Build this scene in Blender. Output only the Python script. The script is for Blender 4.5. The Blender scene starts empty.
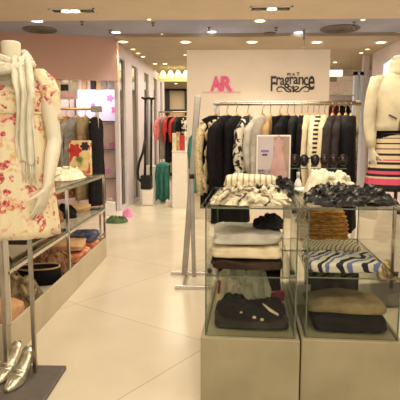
import bpy, bmesh, math, random
from mathutils import Vector, Matrix, noise

S = bpy.context.scene
C = S.collection
PI = math.pi
R = math.radians

# ------------------------------------------------------------------ camera, world, big lights, exposure
CAM_H, F_PX = 1.2, 490.0
cam_d = bpy.data.cameras.new('camera'); cam_d.sensor_width = 36; cam_d.lens = F_PX / 400 * 36
cam = bpy.data.objects.new('camera', cam_d); C.objects.link(cam)
cam.location = (0, 0, CAM_H); cam.rotation_euler = (R(90 - 7.2), 0, math.atan(14 / F_PX))
S.camera = cam
CM = Matrix.Translation(cam.location) @ cam.rotation_euler.to_matrix().to_4x4()

S.view_settings.view_transform = 'Standard'; S.view_settings.look = 'None'
S.view_settings.gamma = 1; S.view_settings.use_curve_mapping = False
S.view_settings.exposure = 0.36

w = bpy.data.worlds.new('world'); S.world = w; w.use_nodes = True
w.node_tree.nodes['Background'].inputs[0].default_value = (1.0, 0.90, 0.77, 1)
w.node_tree.nodes['Background'].inputs[1].default_value = 0.75


def area(name, loc, size, power, col, rot=(0, 0, 0), sy=None):
    l = bpy.data.lights.new(name, 'AREA'); l.energy = power; l.color = col; l.size = size
    if sy: l.shape = 'RECTANGLE'; l.size_y = sy
    o = bpy.data.objects.new(name, l); C.objects.link(o); o.location = loc; o.rotation_euler = rot
    return o


WARM = (1.0, 0.89, 0.73)
area('unseen_front_light', (0.3, 0.9, 2.66), 2.2, 34, WARM)
area('unseen_front_light', (0.3, 3.4, 2.68), 2.6, 46, WARM)
area('unseen_front_light', (0.4, -0.7, 2.66), 1.6, 26, WARM, rot=(R(25), 0, 0))  # unseen fill light, added to brighten table fronts and glass cases
area('recess_fill', (-2.3, 8.2, 2.08), 1.4, 5, (1.0, 0.92, 0.86), rot=(R(35), 0, 0), sy=0.1)  # added fill light that brightens the wall and panel under the fascia
area('ceiling_lamp_middle', (0.2, 5.4, 2.68), 3.0, 40, WARM, sy=0.8)
area('ceiling_lamp_back', (0.2, 9.6, 2.67), 2.4, 62, (1.0, 0.86, 0.70), sy=2.6)
area('ceiling_lamp_far', (0.0, 13.0, 2.67), 4.0, 90, (1.0, 0.86, 0.68))


# ------------------------------------------------------------------ pixel -> place helpers (for sizes and distances read from the photograph)
def ray(px, py):
    return CM.to_3x3() @ Vector(((px - 200) / F_PX, (200 - py) / F_PX, -1))


def atY(px, py, Y):
    d = ray(px, py); return Vector(cam.location) + d * (Y / d.y)


def atZ(px, py, z):
    d = ray(px, py); return Vector(cam.location) + d * ((z - CAM_H) / d.z)


# ------------------------------------------------------------------ materials
def lin(c):
    return tuple(((v / 255) / 12.92 if v / 255 <= 0.04045 else ((v / 255 + 0.055) / 1.055) ** 2.4) for v in c) + (1,)


def base_mat(name, rough=0.6, metal=0.0, spec=None):
    m = bpy.data.materials.new(name); m.use_nodes = True
    b = m.node_tree.nodes['Principled BSDF']
    b.inputs['Roughness'].default_value = rough; b.inputs['Metallic'].default_value = metal
    if spec is not None: b.inputs['Specular IOR Level'].default_value = spec
    return m, m.node_tree, b


def N(nt, t, **kw):
    n = nt.nodes.new(t)
    for k, v in kw.items(): setattr(n, k, v)
    return n


def coords(nt, scale=(1, 1, 1), rot=(0, 0, 0), loc=(0, 0, 0)):
    tc = N(nt, 'ShaderNodeTexCoord'); mp = N(nt, 'ShaderNodeMapping')
    mp.inputs['Scale'].default_value = scale; mp.inputs['Rotation'].default_value = rot; mp.inputs['Location'].default_value = loc
    nt.links.new(tc.outputs['Object'], mp.inputs['Vector']); return mp.outputs['Vector']


def add_bump(nt, b, vec, scale, strength, dist=0.01, detail=3):
    t = N(nt, 'ShaderNodeTexNoise'); t.inputs['Scale'].default_value = scale; t.inputs['Detail'].default_value = detail
    nt.links.new(vec, t.inputs['Vector'])
    bp = N(nt, 'ShaderNodeBump'); bp.inputs['Strength'].default_value = strength; bp.inputs['Distance'].default_value = dist
    nt.links.new(t.outputs['Fac'], bp.inputs['Height']); nt.links.new(bp.outputs['Normal'], b.inputs['Normal'])


def ramp(nt, fac, stops, interp='LINEAR'):
    r = N(nt, 'ShaderNodeValToRGB'); cr = r.color_ramp; cr.interpolation = interp
    cr.elements[0].position, cr.elements[0].color = stops[0][0], lin(stops[0][1])
    cr.elements[1].position, cr.elements[1].color = stops[1][0], lin(stops[1][1])
    for p, c in stops[2:]:
        e = cr.elements.new(p); e.color = lin(c)
    nt.links.new(fac, r.inputs['Fac']); return r.outputs['Color']


def plain(name, col, rough=0.6, metal=0.0, var=0.08, scale=14, bump=0.0, bscale=60, spec=None):
    m, nt, b = base_mat(name, rough, metal, spec)
    v = coords(nt)
    t = N(nt, 'ShaderNodeTexNoise'); t.inputs['Scale'].default_value = scale; t.inputs['Detail'].default_value = 4
    nt.links.new(v, t.inputs['Vector'])
    lo = tuple(max(0, c * (1 - var)) for c in col); hi = tuple(min(255, c * (1 + var)) for c in col)
    nt.links.new(ramp(nt, t.outputs['Fac'], [(0.3, lo), (0.7, hi)]), b.inputs['Base Color'])
    if bump: add_bump(nt, b, v, bscale, bump)
    return m


def two_tone(name, stops, scale=20, rough=0.8, detail=3, stretch=(1, 1, 1), bump=0.25, interp='LINEAR', distort=0.0):
    m, nt, b = base_mat(name, rough)
    v = coords(nt, stretch)
    t = N(nt, 'ShaderNodeTexNoise'); t.inputs['Scale'].default_value = scale; t.inputs['Detail'].default_value = detail
    t.inputs['Distortion'].default_value = distort
    nt.links.new(v, t.inputs['Vector'])
    nt.links.new(ramp(nt, t.outputs['Fac'], stops, interp), b.inputs['Base Color'])
    if bump: add_bump(nt, b, v, 70, bump)
    return m


def striped(name, stops, axis='X', period=0.03, rough=0.8, distort=0.0, interp='CONSTANT', bump=0.2, rot=(0, 0, 0)):
    """stops over one period 0..1 ; axis in object space"""
    m, nt, b = base_mat(name, rough)
    v = coords(nt, rot=rot)
    vec = v
    if distort:
        t = N(nt, 'ShaderNodeTexNoise'); t.inputs['Scale'].default_value = 7
        nt.links.new(v, t.inputs['Vector'])
        ma = N(nt, 'ShaderNodeVectorMath', operation='MULTIPLY_ADD'); ma.inputs[1].default_value = (distort,) * 3
        nt.links.new(t.outputs['Color'], ma.inputs[0]); nt.links.new(v, ma.inputs[2]); vec = ma.outputs[0]
    sp = N(nt, 'ShaderNodeSeparateXYZ'); nt.links.new(vec, sp.inputs[0])
    dv = N(nt, 'ShaderNodeMath', operation='DIVIDE'); dv.inputs[1].default_value = period
    nt.links.new(sp.outputs[axis], dv.inputs[0])
    fr = N(nt, 'ShaderNodeMath', operation='FRACT'); nt.links.new(dv.outputs[0], fr.inputs[0])
    nt.links.new(ramp(nt, fr.outputs[0], stops, interp), b.inputs['Base Color'])
    if bump: add_bump(nt, b, v, 80, bump)
    return m


def emis(name, col, strength):
    m, nt, b = base_mat(name, 0.5)
    b.inputs['Base Color'].default_value = lin(col)
    b.inputs['Emission Color'].default_value = lin(col); b.inputs['Emission Strength'].default_value = strength
    return m


def glass_mat(name, tint, refl=0.07):
    m = bpy.data.materials.new(name); m.use_nodes = True; nt = m.node_tree; nt.nodes.clear()
    out = N(nt, 'ShaderNodeOutputMaterial'); mix = N(nt, 'ShaderNodeMixShader')
    tr = N(nt, 'ShaderNodeBsdfTransparent'); tr.inputs[0].default_value = lin(tint)
    gl = N(nt, 'ShaderNodeBsdfGlossy'); gl.inputs['Roughness'].default_value = 0.03
    fr = N(nt, 'ShaderNodeLayerWeight'); fr.inputs['Blend'].default_value = 0.25
    mr = N(nt, 'ShaderNodeMapRange'); mr.inputs['To Min'].default_value = refl * 0.12; mr.inputs['To Max'].default_value = 0.38
    nt.links.new(fr.outputs['Fresnel'], mr.inputs['Value']); nt.links.new(mr.outputs[0], mix.inputs[0])
    nt.links.new(tr.outputs[0], mix.inputs[1]); nt.links.new(gl.outputs[0], mix.inputs[2]); nt.links.new(mix.outputs[0], out.inputs[0])
    return m


M = {}
M['glass'] = glass_mat('clear_glass', (250, 252, 248), 0.03)
M['glass_edge'] = plain('glass_edge', (84, 96, 78), 0.25, 0, 0.15)
M['chrome'] = plain('chrome', (205, 200, 190), 0.18, 1.0, 0.03)
M['steel'] = plain('brushed_steel', (168, 160, 145), 0.28, 1.0, 0.06)
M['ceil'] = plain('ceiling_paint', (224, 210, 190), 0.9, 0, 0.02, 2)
M['ceil_cool_light'] = plain('recess_painted_cool_light', (170, 174, 198), 0.9, 0, 0.06, 1.5)  # cool light in the recess is put into this blue-grey colour
M['ceil_shade'] = plain('rear_ceiling_painted_shade', (178, 164, 144), 0.9, 0, 0.03, 2)  # shade over the rear ceiling is painted in as this browner tone
M['pink_wall'] = plain('dusty_pink_paint', (216, 176, 160), 0.8, 0, 0.02, 2)
M['lilac'] = plain('pale_lilac_paint', (212, 203, 208), 0.75, 0, 0.02, 2)
M['white_wall'] = plain('warm_white_paint', (236, 222, 204), 0.7, 0, 0.015, 2)
M['cream_wall'] = plain('cream_paint', (214, 196, 164), 0.8, 0, 0.03, 2)
M['white'] = plain('white_laminate', (238, 232, 222), 0.45, 0, 0.015)
M['mirror'] = plain('dark_olive_mirror_glass', (70, 72, 50), 0.08, 0.0, 0.25, 2, spec=0.9)
M['blue_frame'] = plain('pale_blue_frame', (196, 206, 222), 0.5, 0, 0.02)
M['dark'] = plain('near_black_paint', (34, 30, 28), 0.5, 0, 0.1)
M['slab'] = plain('dark_grey_slab', (92, 84, 78), 0.45, 0, 0.06, 30)
M['concrete'] = two_tone('polished_concrete', [(0.25, (140, 130, 100)), (0.5, (160, 150, 118)), (0.8, (176, 166, 134))], 3.2, 0.42, 6, bump=0.04)
M['rack_base'] = two_tone('pale_stone_panel', [(0.25, (176, 162, 136)), (0.5, (194, 180, 152)), (0.8, (206, 192, 164))], 2.6, 0.35, 6, bump=0.03)
M['skin'] = plain('cream_mannequin', (222, 214, 190), 0.4, 0, 0.02, 5)
M['wood'] = plain('pale_hanger_wood', (206, 164, 96), 0.45, 0, 0.12, 30)
M['black'] = plain('black_cloth', (22, 20, 22), 0.9, 0, 0.3, 20, 0.3, spec=0.2)
M['black_knit'] = two_tone('black_knit', [(0.3, (14, 13, 15)), (0.7, (46, 42, 44))], 26, 0.9)
M['charcoal'] = plain('charcoal_cloth', (56, 50, 48), 0.9, 0, 0.25, 18, 0.3, spec=0.2)
M['cream'] = plain('cream_cloth', (226, 210, 172), 0.85, 0, 0.05, 18, 0.4)
M['ivory'] = two_tone('ivory_knit', [(0.3, (222, 212, 178)), (0.7, (250, 244, 220))], 30, 0.9, bump=0.5)
M['grey'] = plain('grey_cloth', (140, 132, 122), 0.9, 0, 0.12, 18, 0.4)
M['light_grey'] = plain('light_grey_cloth', (196, 190, 176), 0.9, 0, 0.08, 18, 0.4)
M['tan'] = plain('tan_cloth', (180, 146, 100), 0.9, 0, 0.1, 18, 0.4)
M['taupe'] = plain('taupe_cloth', (142, 122, 88), 0.9, 0, 0.12, 16, 0.4)
M['brown'] = two_tone('brown_print_cloth', [(0.3, (84, 52, 38)), (0.5, (132, 90, 62)), (0.7, (176, 132, 92))], 24, 0.9)
M['dark_brown'] = plain('dark_brown_cloth', (60, 46, 36), 0.9, 0, 0.2, 16, 0.4, spec=0.2)
M['teal'] = plain('teal_cloth', (52, 116, 104), 0.85, 0, 0.12, 10, 0.3)
M['green'] = two_tone('green_cloth', [(0.3, (44, 62, 38)), (0.7, (98, 118, 70))], 20, 0.9)
M['pink'] = plain('pink_cloth', (222, 130, 130), 0.85, 0, 0.1, 20, 0.3)
M['red'] = plain('red_cloth', (182, 52, 46), 0.85, 0, 0.15, 20, 0.3)
M['orange'] = two_tone('coral_print', [(0.35, (196, 112, 78)), (0.55, (222, 150, 112)), (0.7, (236, 196, 160))], 16, 0.9)
M['blue'] = two_tone('blue_print', [(0.35, (38, 44, 66)), (0.55, (76, 84, 116)), (0.7, (150, 110, 110))], 18, 0.9)
M['peach'] = plain('peach_cloth', (206, 160, 116), 0.9, 0, 0.08, 14, 0.3)
M['olive_knit'] = two_tone('olive_knit', [(0.3, (78, 62, 40)), (0.6, (150, 128, 92)), (0.75, (188, 168, 130))], 22, 0.9, bump=0.6)
M['bw'] = two_tone('black_white_print', [(0.46, (24, 22, 22)), (0.54, (222, 212, 188))], 16, 0.85, 2, interp='LINEAR', distort=1.0)
M['bw_knit'] = two_tone('cream_black_knit', [(0.38, (30, 28, 28)), (0.46, (168, 156, 126)), (0.62, (232, 222, 190))], 19, 0.9, 3, bump=0.6, distort=1.2)
M['grey_knit'] = two_tone('grey_black_knit', [(0.46, (18, 17, 18)), (0.56, (46, 43, 42)), (0.66, (150, 142, 126))], 30, 0.9, 3, bump=0.6)
M['stripe_v'] = striped('cream_grey_stripe', [(0, (232, 218, 182)), (0.62, (196, 176, 140)), (0.78, (146, 130, 106)), (0.9, (196, 176, 140))], 'X', 0.030, distort=0.012)
M['stripe_fine'] = striped('grey_pinstripe', [(0, (184, 172, 138)), (0.68, (108, 98, 78))], 'X', 0.020, distort=0.010, rot=(0, 0, 0.35))
M['stripe_h'] = striped('black_white_stripe', [(0, (224, 210, 176)), (0.5, (30, 26, 26))], 'Z', 0.035)
M['zebra'] = striped('navy_white_stripe', [(0, (206, 202, 178)), (0.36, (26, 26, 36)), (0.62, (204, 200, 178)), (0.8, (96, 110, 146))], 'X', 0.085, distort=0.11, rot=(0, 0, 0.7))
M['straw'] = two_tone('woven_straw', [(0.3, (134, 92, 40)), (0.55, (188, 138, 68)), (0.75, (216, 170, 96))], 30, 0.8, 2, (1, 1, 4), 0.8)
M['silver'] = plain('silver_leather', (206, 200, 180), 0.3, 0.75, 0.15, 40)
M['gold'] = plain('gold_leather', (190, 164, 110), 0.3, 0.7, 0.15, 40)
M['insole'] = plain('brown_insole', (104, 84, 58), 0.6)
M['black_gloss'] = plain('black_plastic', (20, 20, 22), 0.25)
M['lens'] = plain('smoky_lens', (40, 24, 24), 0.08, 0, 0.2)
M['lamp_warm'] = emis('lamp_warm', (255, 232, 170), 3.2)
M['lamp_cool'] = emis('lamp_cool', (222, 234, 255), 3.2)
M['shade_glow'] = emis('glowing_shade', (255, 246, 180), 0.85)
M['strip_glow'] = emis('glowing_strip', (206, 196, 130), 0.42)
M['panel_glow'] = emis('backlit_panel', (232, 222, 246), 0.34)
M['sign_glow'] = emis('backlit_sign', (255, 250, 214), 1.1)
M['blue_glow'] = emis('backlit_blue_poster', (190, 214, 250), 0.75)
M['pink_ink'] = plain('hot_pink_acrylic', (226, 84, 134), 0.4)
M['pink_pale'] = plain('pale_pink_print', (228, 168, 176), 0.5)
M['ink'] = plain('dark_brown_vinyl', (52, 38, 34), 0.5)
M['pink_flower'] = plain('pink_flower_decal', (244, 150, 200), 0.6)
M['pink_lit'] = emis('backlit_flower', (242, 120, 190), 0.25)
M['pink_soft'] = plain('soft_pink_panel', (236, 206, 204), 0.6, 0, 0.02, 4)
M['vent'] = plain('vent_grey', (120, 112, 104), 0.6)
M['red_ink'] = plain('raspberry_cloth', (150, 30, 62), 0.7)
M['scarf'] = two_tone('off_white_knit_scarf', [(0.3, (206, 200, 176)), (0.7, (234, 228, 206))], 60, 0.9, 3, (1, 1, .25), bump=0.6)
M['lace'] = two_tone('cream_lace', [(0.3, (186, 164, 122)), (0.6, (232, 214, 170))], 60, 0.9, bump=0.6)


def floral():
    m, nt, b = base_mat('floral_chiffon', 0.75)
    v = coords(nt)

    def noise_mask(scale, lo, hi, off, detail=2, dist=0.0):
        mp = N(nt, 'ShaderNodeMapping'); mp.inputs['Location'].default_value = (off, off * .7, off * 1.3); nt.links.new(v, mp.inputs['Vector'])
        t = N(nt, 'ShaderNodeTexNoise'); t.inputs['Scale'].default_value = scale; t.inputs['Detail'].default_value = detail; t.inputs['Distortion'].default_value = dist
        nt.links.new(mp.outputs[0], t.inputs['Vector'])
        mr = N(nt, 'ShaderNodeMapRange'); mr.inputs['From Min'].default_value = lo; mr.inputs['From Max'].default_value = hi
        nt.links.new(t.outputs['Fac'], mr.inputs['Value']); return mr.outputs[0]

    def layer(prev, col, m1, m2):
        mu = N(nt, 'ShaderNodeMath', operation='MULTIPLY'); nt.links.new(m1, mu.inputs[0]); nt.links.new(m2, mu.inputs[1])
        mx = N(nt, 'ShaderNodeMix', data_type='RGBA'); nt.links.new(mu.outputs[0], mx.inputs['Factor'])
        if prev is None: mx.inputs['A'].default_value = lin((232, 218, 180))
        else: nt.links.new(prev, mx.inputs['A'])
        if isinstance(col, tuple): mx.inputs['B'].default_value = lin(col)
        else: nt.links.new(col, mx.inputs['B'])
        return mx.outputs['Result']
    t2 = N(nt, 'ShaderNodeTexNoise'); t2.inputs['Scale'].default_value = 70; nt.links.new(v, t2.inputs['Vector'])
    petals = ramp(nt, t2.outputs['Fac'], [(0.38, (172, 52, 66)), (0.5, (200, 88, 92)), (0.62, (222, 150, 138))])
    p = layer(None, (216, 176, 120), noise_mask(17, .53, .60, 5.0), noise_mask(40, .42, .58, 2.0))
    p = layer(p, (230, 168, 150), noise_mask(15, .56, .62, 11.0), noise_mask(34, .38, .54, 7.0))
    p = layer(p, petals, noise_mask(16, .555, .59, 1.0, 1), noise_mask(48, .40, .50, 9.0))
    nt.links.new(p, b.inputs['Base Color'])
    add_bump(nt, b, v, 90, 0.2)
    return m


M['floral'] = floral()


def floor_mat():
    m, nt, b = base_mat('cream_stone_tiles', 0.2)
    tc = N(nt, 'ShaderNodeTexCoord'); mp = N(nt, 'ShaderNodeMapping')
    mp.inputs['Rotation'].default_value = (0, 0, R(34)); mp.inputs['Scale'].default_value = (1, 1, 1); mp.inputs['Location'].default_value = (0.35, 0.12, 0)
    nt.links.new(tc.outputs['Object'], mp.inputs['Vector'])
    br = N(nt, 'ShaderNodeTexBrick'); br.offset = 0; br.squash = 1
    br.inputs['Scale'].default_value = 1; br.inputs['Brick Width'].default_value = 1.2; br.inputs['Row Height'].default_value = 1.2
    br.inputs['Mortar Size'].default_value = 0.0045; br.inputs['Mortar Smooth'].default_value = 0.2
    br.inputs['Color1'].default_value = lin((226, 213, 186)); br.inputs['Color2'].default_value = lin((222, 209, 182)); br.inputs['Mortar'].default_value = lin((198, 180, 146))
    nt.links.new(mp.outputs[0], br.inputs['Vector'])
    t = N(nt, 'ShaderNodeTexNoise'); t.inputs['Scale'].default_value = 1.6; t.inputs['Detail'].default_value = 6
    nt.links.new(mp.outputs[0], t.inputs['Vector'])
    c = ramp(nt, t.outputs['Fac'], [(0.3, (236, 236, 236)), (0.7, (255, 255, 255))])
    mx = N(nt, 'ShaderNodeMix', data_type='RGBA', blend_type='MULTIPLY'); mx.inputs['Factor'].default_value = 1
    nt.links.new(br.outputs['Color'], mx.inputs['A']); nt.links.new(c, mx.inputs['B']); nt.links.new(mx.outputs['Result'], b.inputs['Base Color'])
    t3 = N(nt, 'ShaderNodeTexNoise'); t3.inputs['Scale'].default_value = 3
    nt.links.new(mp.outputs[0], t3.inputs['Vector'])
    mr = N(nt, 'ShaderNodeMapRange'); mr.inputs['To Min'].default_value = 0.14; mr.inputs['To Max'].default_value = 0.3
    nt.links.new(t3.outputs['Fac'], mr.inputs['Value']); nt.links.new(mr.outputs[0], b.inputs['Roughness'])
    return m


M['floor'] = floor_mat()


# ------------------------------------------------------------------ mesh builder
class MB:
    def __init__(s): s.v = []; s.f = []; s.m = []; s.mi = 0

    def add(s, vs, fs):
        o = len(s.v); s.v += [tuple(p) for p in vs]; s.f += [tuple(i + o for i in f) for f in fs]; s.m += [s.mi] * len(fs); return s

    def box(s, x0, x1, y0, y1, z0, z1):
        vs = [(x, y, z) for x in (x0, x1) for y in (y0, y1) for z in (z0, z1)]
        return s.add(vs, [(0, 1, 3, 2), (4, 6, 7, 5), (0, 4, 5, 1), (2, 3, 7, 6), (0, 2, 6, 4), (1, 5, 7, 3)])

    def bar(s, p, q, wd, ht, up=(0, 0, 1)):
        p, q = Vector(p), Vector(q); d = (q - p).normalized(); u = Vector(up)
        if abs(d.dot(u)) > 0.99: u = Vector((0, 1, 0))
        a = d.cross(u).normalized() * wd / 2; b = a.cross(d).normalized() * ht / 2
        vs = [e + i * a + j * b for e in (p, q) for i, j in ((-1, -1), (1, -1), (1, 1), (-1, 1))]
        return s.add(vs, [(0, 1, 2, 3), (7, 6, 5, 4)] + [(k, k + 4, (k + 1) % 4 + 4, (k + 1) % 4) for k in range(4)])

    def loft(s, rings, cap0=True, cap1=True, close=False):
        n = len(rings[0]); vs = [p for r in rings for p in r]; fs = []
        L = len(rings)
        for i in range(L if close else L - 1):
            for j in range(n):
                a, b = i * n, ((i + 1) % L) * n
                fs.append((a + j, a + (j + 1) % n, b + (j + 1) % n, b + j))
        if not close:
            if cap0: fs.append(tuple(reversed(range(n))))
            if cap1: fs.append(tuple((L - 1) * n + j for j in range(n)))
        return s.add(vs, fs)

    def tube(s, pts, rad, n=10, flat=1.0, up=(0, 0, 1), cap=True, fold=None):
        pts = [Vector(p) for p in pts]
        if not hasattr(rad, '__len__'): rad = [rad] * len(pts)
        rings = []; prev = None
        for i, p in enumerate(pts):
            d = (pts[min(i + 1, len(pts) - 1)] - pts[max(i - 1, 0)]).normalized()
            if prev is None:
                u = Vector(up)
                if abs(d.dot(u)) > 0.95: u = Vector((0, 1, 0))
                a = d.cross(u).normalized()
            else:
                a = (prev - d * prev.dot(d)).normalized()
            prev = a; b = d.cross(a)
            r = rad[i]
            rg = []
            for k in range(n):
                t = 2 * PI * k / n; rr = r * (1 + (fold(i, t) if fold else 0))
                rg.append(p + a * math.cos(t) * rr + b * math.sin(t) * rr * flat)
            rings.append(rg)
        return s.loft(rings, cap, cap)

    def lathe(s, prof, c=(0, 0, 0), n=20, axis='Z'):
        rings = []
        for r, z in prof:
            r = max(r, 1e-4)
            rings.append([(c[0] + r * math.cos(2 * PI * k / n), c[1] + r * math.sin(2 * PI * k / n), c[2] + z) for k in range(n)])
        return s.loft(rings)

    def grid(s, fn, nu, nv, closeu=False):
        vs = [fn(i / nu, j / nv) for j in range(nv + 1) for i in range(nu + (0 if closeu else 1))]
        w_ = nu if closeu else nu + 1
        fs = []
        for j in range(nv):
            for i in range(nu):
                i2 = (i + 1) % w_
                fs.append((j * w_ + i, j * w_ + i2, (j + 1) * w_ + i2, (j + 1) * w_ + i))
        return s.add(vs, fs)

    def build(s, name, mat, parent=None, smooth=True, bevel=0.0, loc=(0, 0, 0), rot=(0, 0, 0), solid=0.0, sub=0):
        me = bpy.data.meshes.new(name); me.from_pydata(s.v, [], s.f)
        mats = mat if isinstance(mat, (list, tuple)) else [mat]
        for m in mats: me.materials.append(m)
        if len(mats) > 1: me.polygons.foreach_set('material_index', s.m)
        me.polygons.foreach_set('use_smooth', [smooth] * len(me.polygons))
        bm = bmesh.new(); bm.from_mesh(me); bmesh.ops.recalc_face_normals(bm, faces=bm.faces[:]); bm.to_mesh(me); bm.free()
        me.update()
        o = bpy.data.objects.new(name, me); C.objects.link(o); o.location = loc; o.rotation_euler = rot
        if parent: o.parent = parent
        if solid:
            md = o.modifiers.new('thickness', 'SOLIDIFY'); md.thickness = solid; md.offset = 0
        if bevel:
            md = o.modifiers.new('bevel', 'BEVEL'); md.width = bevel; md.segments = 2; md.limit_method = 'ANGLE'
        if sub:
            md = o.modifiers.new('sub', 'SUBSURF'); md.levels = sub; md.render_levels = sub
        return o


def tag(o, label, cat, group=None):
    o['label'] = label; o['category'] = cat
    if group: o['group'] = group
    return o


def thing(name, label, cat, loc=(0, 0, 0), rz=0, group=None):
    o = bpy.data.objects.new(name, None); C.objects.link(o); o.empty_display_size = 0.1
    o.location = loc; o.rotation_euler = (0, 0, rz)
    return tag(o, label, cat, group)


def struct(name, mb, mat, **k):
    k.setdefault('smooth', False)
    o = mb.build(name, mat, **k)
    if not k.get('parent'): o['kind'] = 'structure'
    return o


def copy_tree(o, parent=None):
    c = o.copy(); C.objects.link(c)
    if parent: c.parent = parent
    for ch in list(o.children): copy_tree(ch, c)
    return c


def nz(x, y, z, sc=1.0): return noise.noise(Vector((x * sc, y * sc, z * sc)))


# ------------------------------------------------------------------ room
HC = 2.7
struct('floor', MB().box(-4.2, 4.2, -1.5, 17, -0.1, 0), M['floor'])
c = MB()
c.box(-4.2, 4.2, -1.5, 6.5, HC, HC + 0.2)
struct('ceiling', c, M['ceil'])
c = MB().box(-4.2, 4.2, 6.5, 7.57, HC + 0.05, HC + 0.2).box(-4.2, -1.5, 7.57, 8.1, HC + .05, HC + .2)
struct('ceiling_recess', c, M['ceil_cool_light'])
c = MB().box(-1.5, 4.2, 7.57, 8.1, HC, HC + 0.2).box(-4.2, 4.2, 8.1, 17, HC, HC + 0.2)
struct('ceiling_rear', c, M['ceil_shade'])
struct('wall_right', MB().box(2.83, 2.95, 4.5, 9.1, 0, HC), M['lilac'])
struct('wall_outer_right', MB().box(4.1, 4.2, -1.5, 17, 0, HC), M['cream_wall'])
struct('wall_outer_left', MB().box(-4.2, -4.1, -1.5, 17, 0, HC), M['cream_wall'])
struct('wall_back', MB().box(-4.1, 4.1, 15.4, 15.5, 0, HC), M['cream_wall'])

# curved dusty-pink fascia over the recess on the left, and the recess walls
fz = atY(100, 78, 7.5).z
xe = -1.52


def fascia_y(x):
    t = (xe - x) / 2.6; return 7.85 - 0.55 * math.sin(min(1, max(0, t)) * PI / 2)


c = MB(); n = 24
front = []; back = []
for i in range(n + 1):
    x = xe - 2.55 * i / n
    front.append((x, fascia_y(x)))
for i in range(n):
    (x0, y0), (x1, y1) = front[i], front[i + 1]
    vs = [(x0, y0, fz), (x1, y1, fz), (x1, y1, HC + .05), (x0, y0, HC + .05), (x0, y0 + .12, fz), (x1, y1 + .12, fz), (x1, y1 + .12, HC + .05), (x0, y0 + .12, HC + .05)]
    c.add(vs, [(0, 1, 2, 3), (7, 6, 5, 4), (0, 4, 5, 1), (3, 2, 6, 7)] + ([(0, 3, 7, 4)] if i == 0 else []))
struct('wall_left_fascia', c, M['pink_wall'])
struct('wall_left_recess', MB().box(-4.1, -1.62, 8.55, 8.65, 0, HC), M['pink_soft'])
# backlit display panel in the recess with glass shelves and flower decals
P0 = atY(76, 90, 8.45); P1 = atY(117, 214, 8.45)
dp = thing('display_wall', 'white backlit display panel with pink flower dots under the dusty pink fascia', 'display wall', ((P0.x + P1.x) / 2, 8.45, 0))
hw = (P1.x - P0.x) / 2; zt = P0.z; zm = atY(100, 121, 8.45).z
lit = MB().box(-hw, hw, 0, 0.05, zm, zt).build('lit_panel', M['panel_glow'], dp, False)
pnk = MB().box(-hw, hw, 0, 0.05, 0.0, zm - 0.01).build('pink_panel', M['pink_soft'], dp, False)
for py in (121, 149, 178):
    z = atY(100, py, 8.4).z
    MB().box(-hw * 0.35, hw, -0.16, 0, z - 0.012, z).build('glass_shelf', M['glass_edge'], dp, False)
MB().box(-hw - 0.03, -hw, -0.02, 0.05, 0, zt).build('edge_strip', M['steel'], dp, False)
for px, py, r in ((110, 98, .055), (115, 110, .06), (112, 145, .05), (108, 171, .045), (93, 105, .03), (104, 147, .03)):
    p = atY(px, py, 8.44)
    f = MB(); rr = [(r * (1 + .22 * math.cos(5 * a)) * math.cos(a), 0, r * (1 + .22 * math.cos(5 * a)) * math.sin(a)) for a in [2 * PI * k / 40 for k in range(40)]]
    f.loft([[(x, -0.012, z) for x, y, z in rr], [(x, 0, z) for x, y, z in rr]])
    f.build('flower_decal', M['pink_lit'] if p.z > zm else M['pink_flower'], lit if p.z > zm else pnk, False, loc=(p.x - dp.location.x, 0, p.z))
# vertical wood and grey slats above the panel, inside the recess
for i, (px, col) in enumerate(((58, 'tan'), (66, 'cream'), (75, 'tan'), (84, 'tan'), (93, 'charcoal'), (99, 'tan'), (104, 'grey'), (111, 'grey'), (116, 'tan'))):
    p = atY(px, 85, 8.5)
    struct('trim_%d' % (i + 1), MB().box(p.x - .045, p.x + .045, 8.5, 8.54, zt + .02, HC), M[col])

# white corridor wall of pilasters and narrow mirror slots
WA = 0.0837


def wall_d(px):
    k = (px - 214) / F_PX; return 2.226 / (WA - k)


def wall_x(d): return -1.55 + WA * (d - 8.08)


edges = [(None, 121), (126.5, 133.2), (139, 145.2), (150, 154.4), (158, 161), (163, None)]
c = MB()
d_prev = 8.03
slots = []
for a, b in edges:
    d0 = d_prev if a is None else wall_d(a)
    d1 = 12.1 if b is None else wall_d(b)
    p, q = Vector((wall_x(d0), d0, 0)), Vector((wall_x(d1), d1, 0))
    o = Vector((-0.06, 0, 0))
    vs = [p, q, q + o, p + o]; vs = vs + [v + Vector((0, 0, HC)) for v in vs]
    c.add(vs, [(3, 2, 1, 0), (4, 5, 6, 7), (0, 1, 5, 4), (1, 2, 6, 5), (2, 3, 7, 6), (3, 0, 4, 7)])
    if b is not None and b < 161.5:
        dn = wall_d({121: 126.5, 133.2: 139, 145.2: 150, 154.4: 158, 161: 163}[b]); slots.append((d1, dn))
for d0, d1 in slots:
    for z0, z1 in ((0, 0.06), (2.5, HC)):
        p, q = Vector((wall_x(d0), d0, z0)), Vector((wall_x(d1), d1, z0)); o = Vector((-0.06, 0, 0)); h = Vector((0, 0, z1 - z0))
        vs = [p, q, q + o, p + o]; vs = vs + [v + h for v in vs]
        c.add(vs, [(3, 2, 1, 0), (4, 5, 6, 7), (0, 1, 5, 4), (2, 3, 7, 6)])
struct('wall_left_corridor', c, M['lilac'])
ordn = ('nearest the pink fascia', 'second from the pink fascia', 'third from the pink fascia', 'fourth from the pink fascia, nearly hidden', 'farthest down the corridor, a thin sliver')
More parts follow.
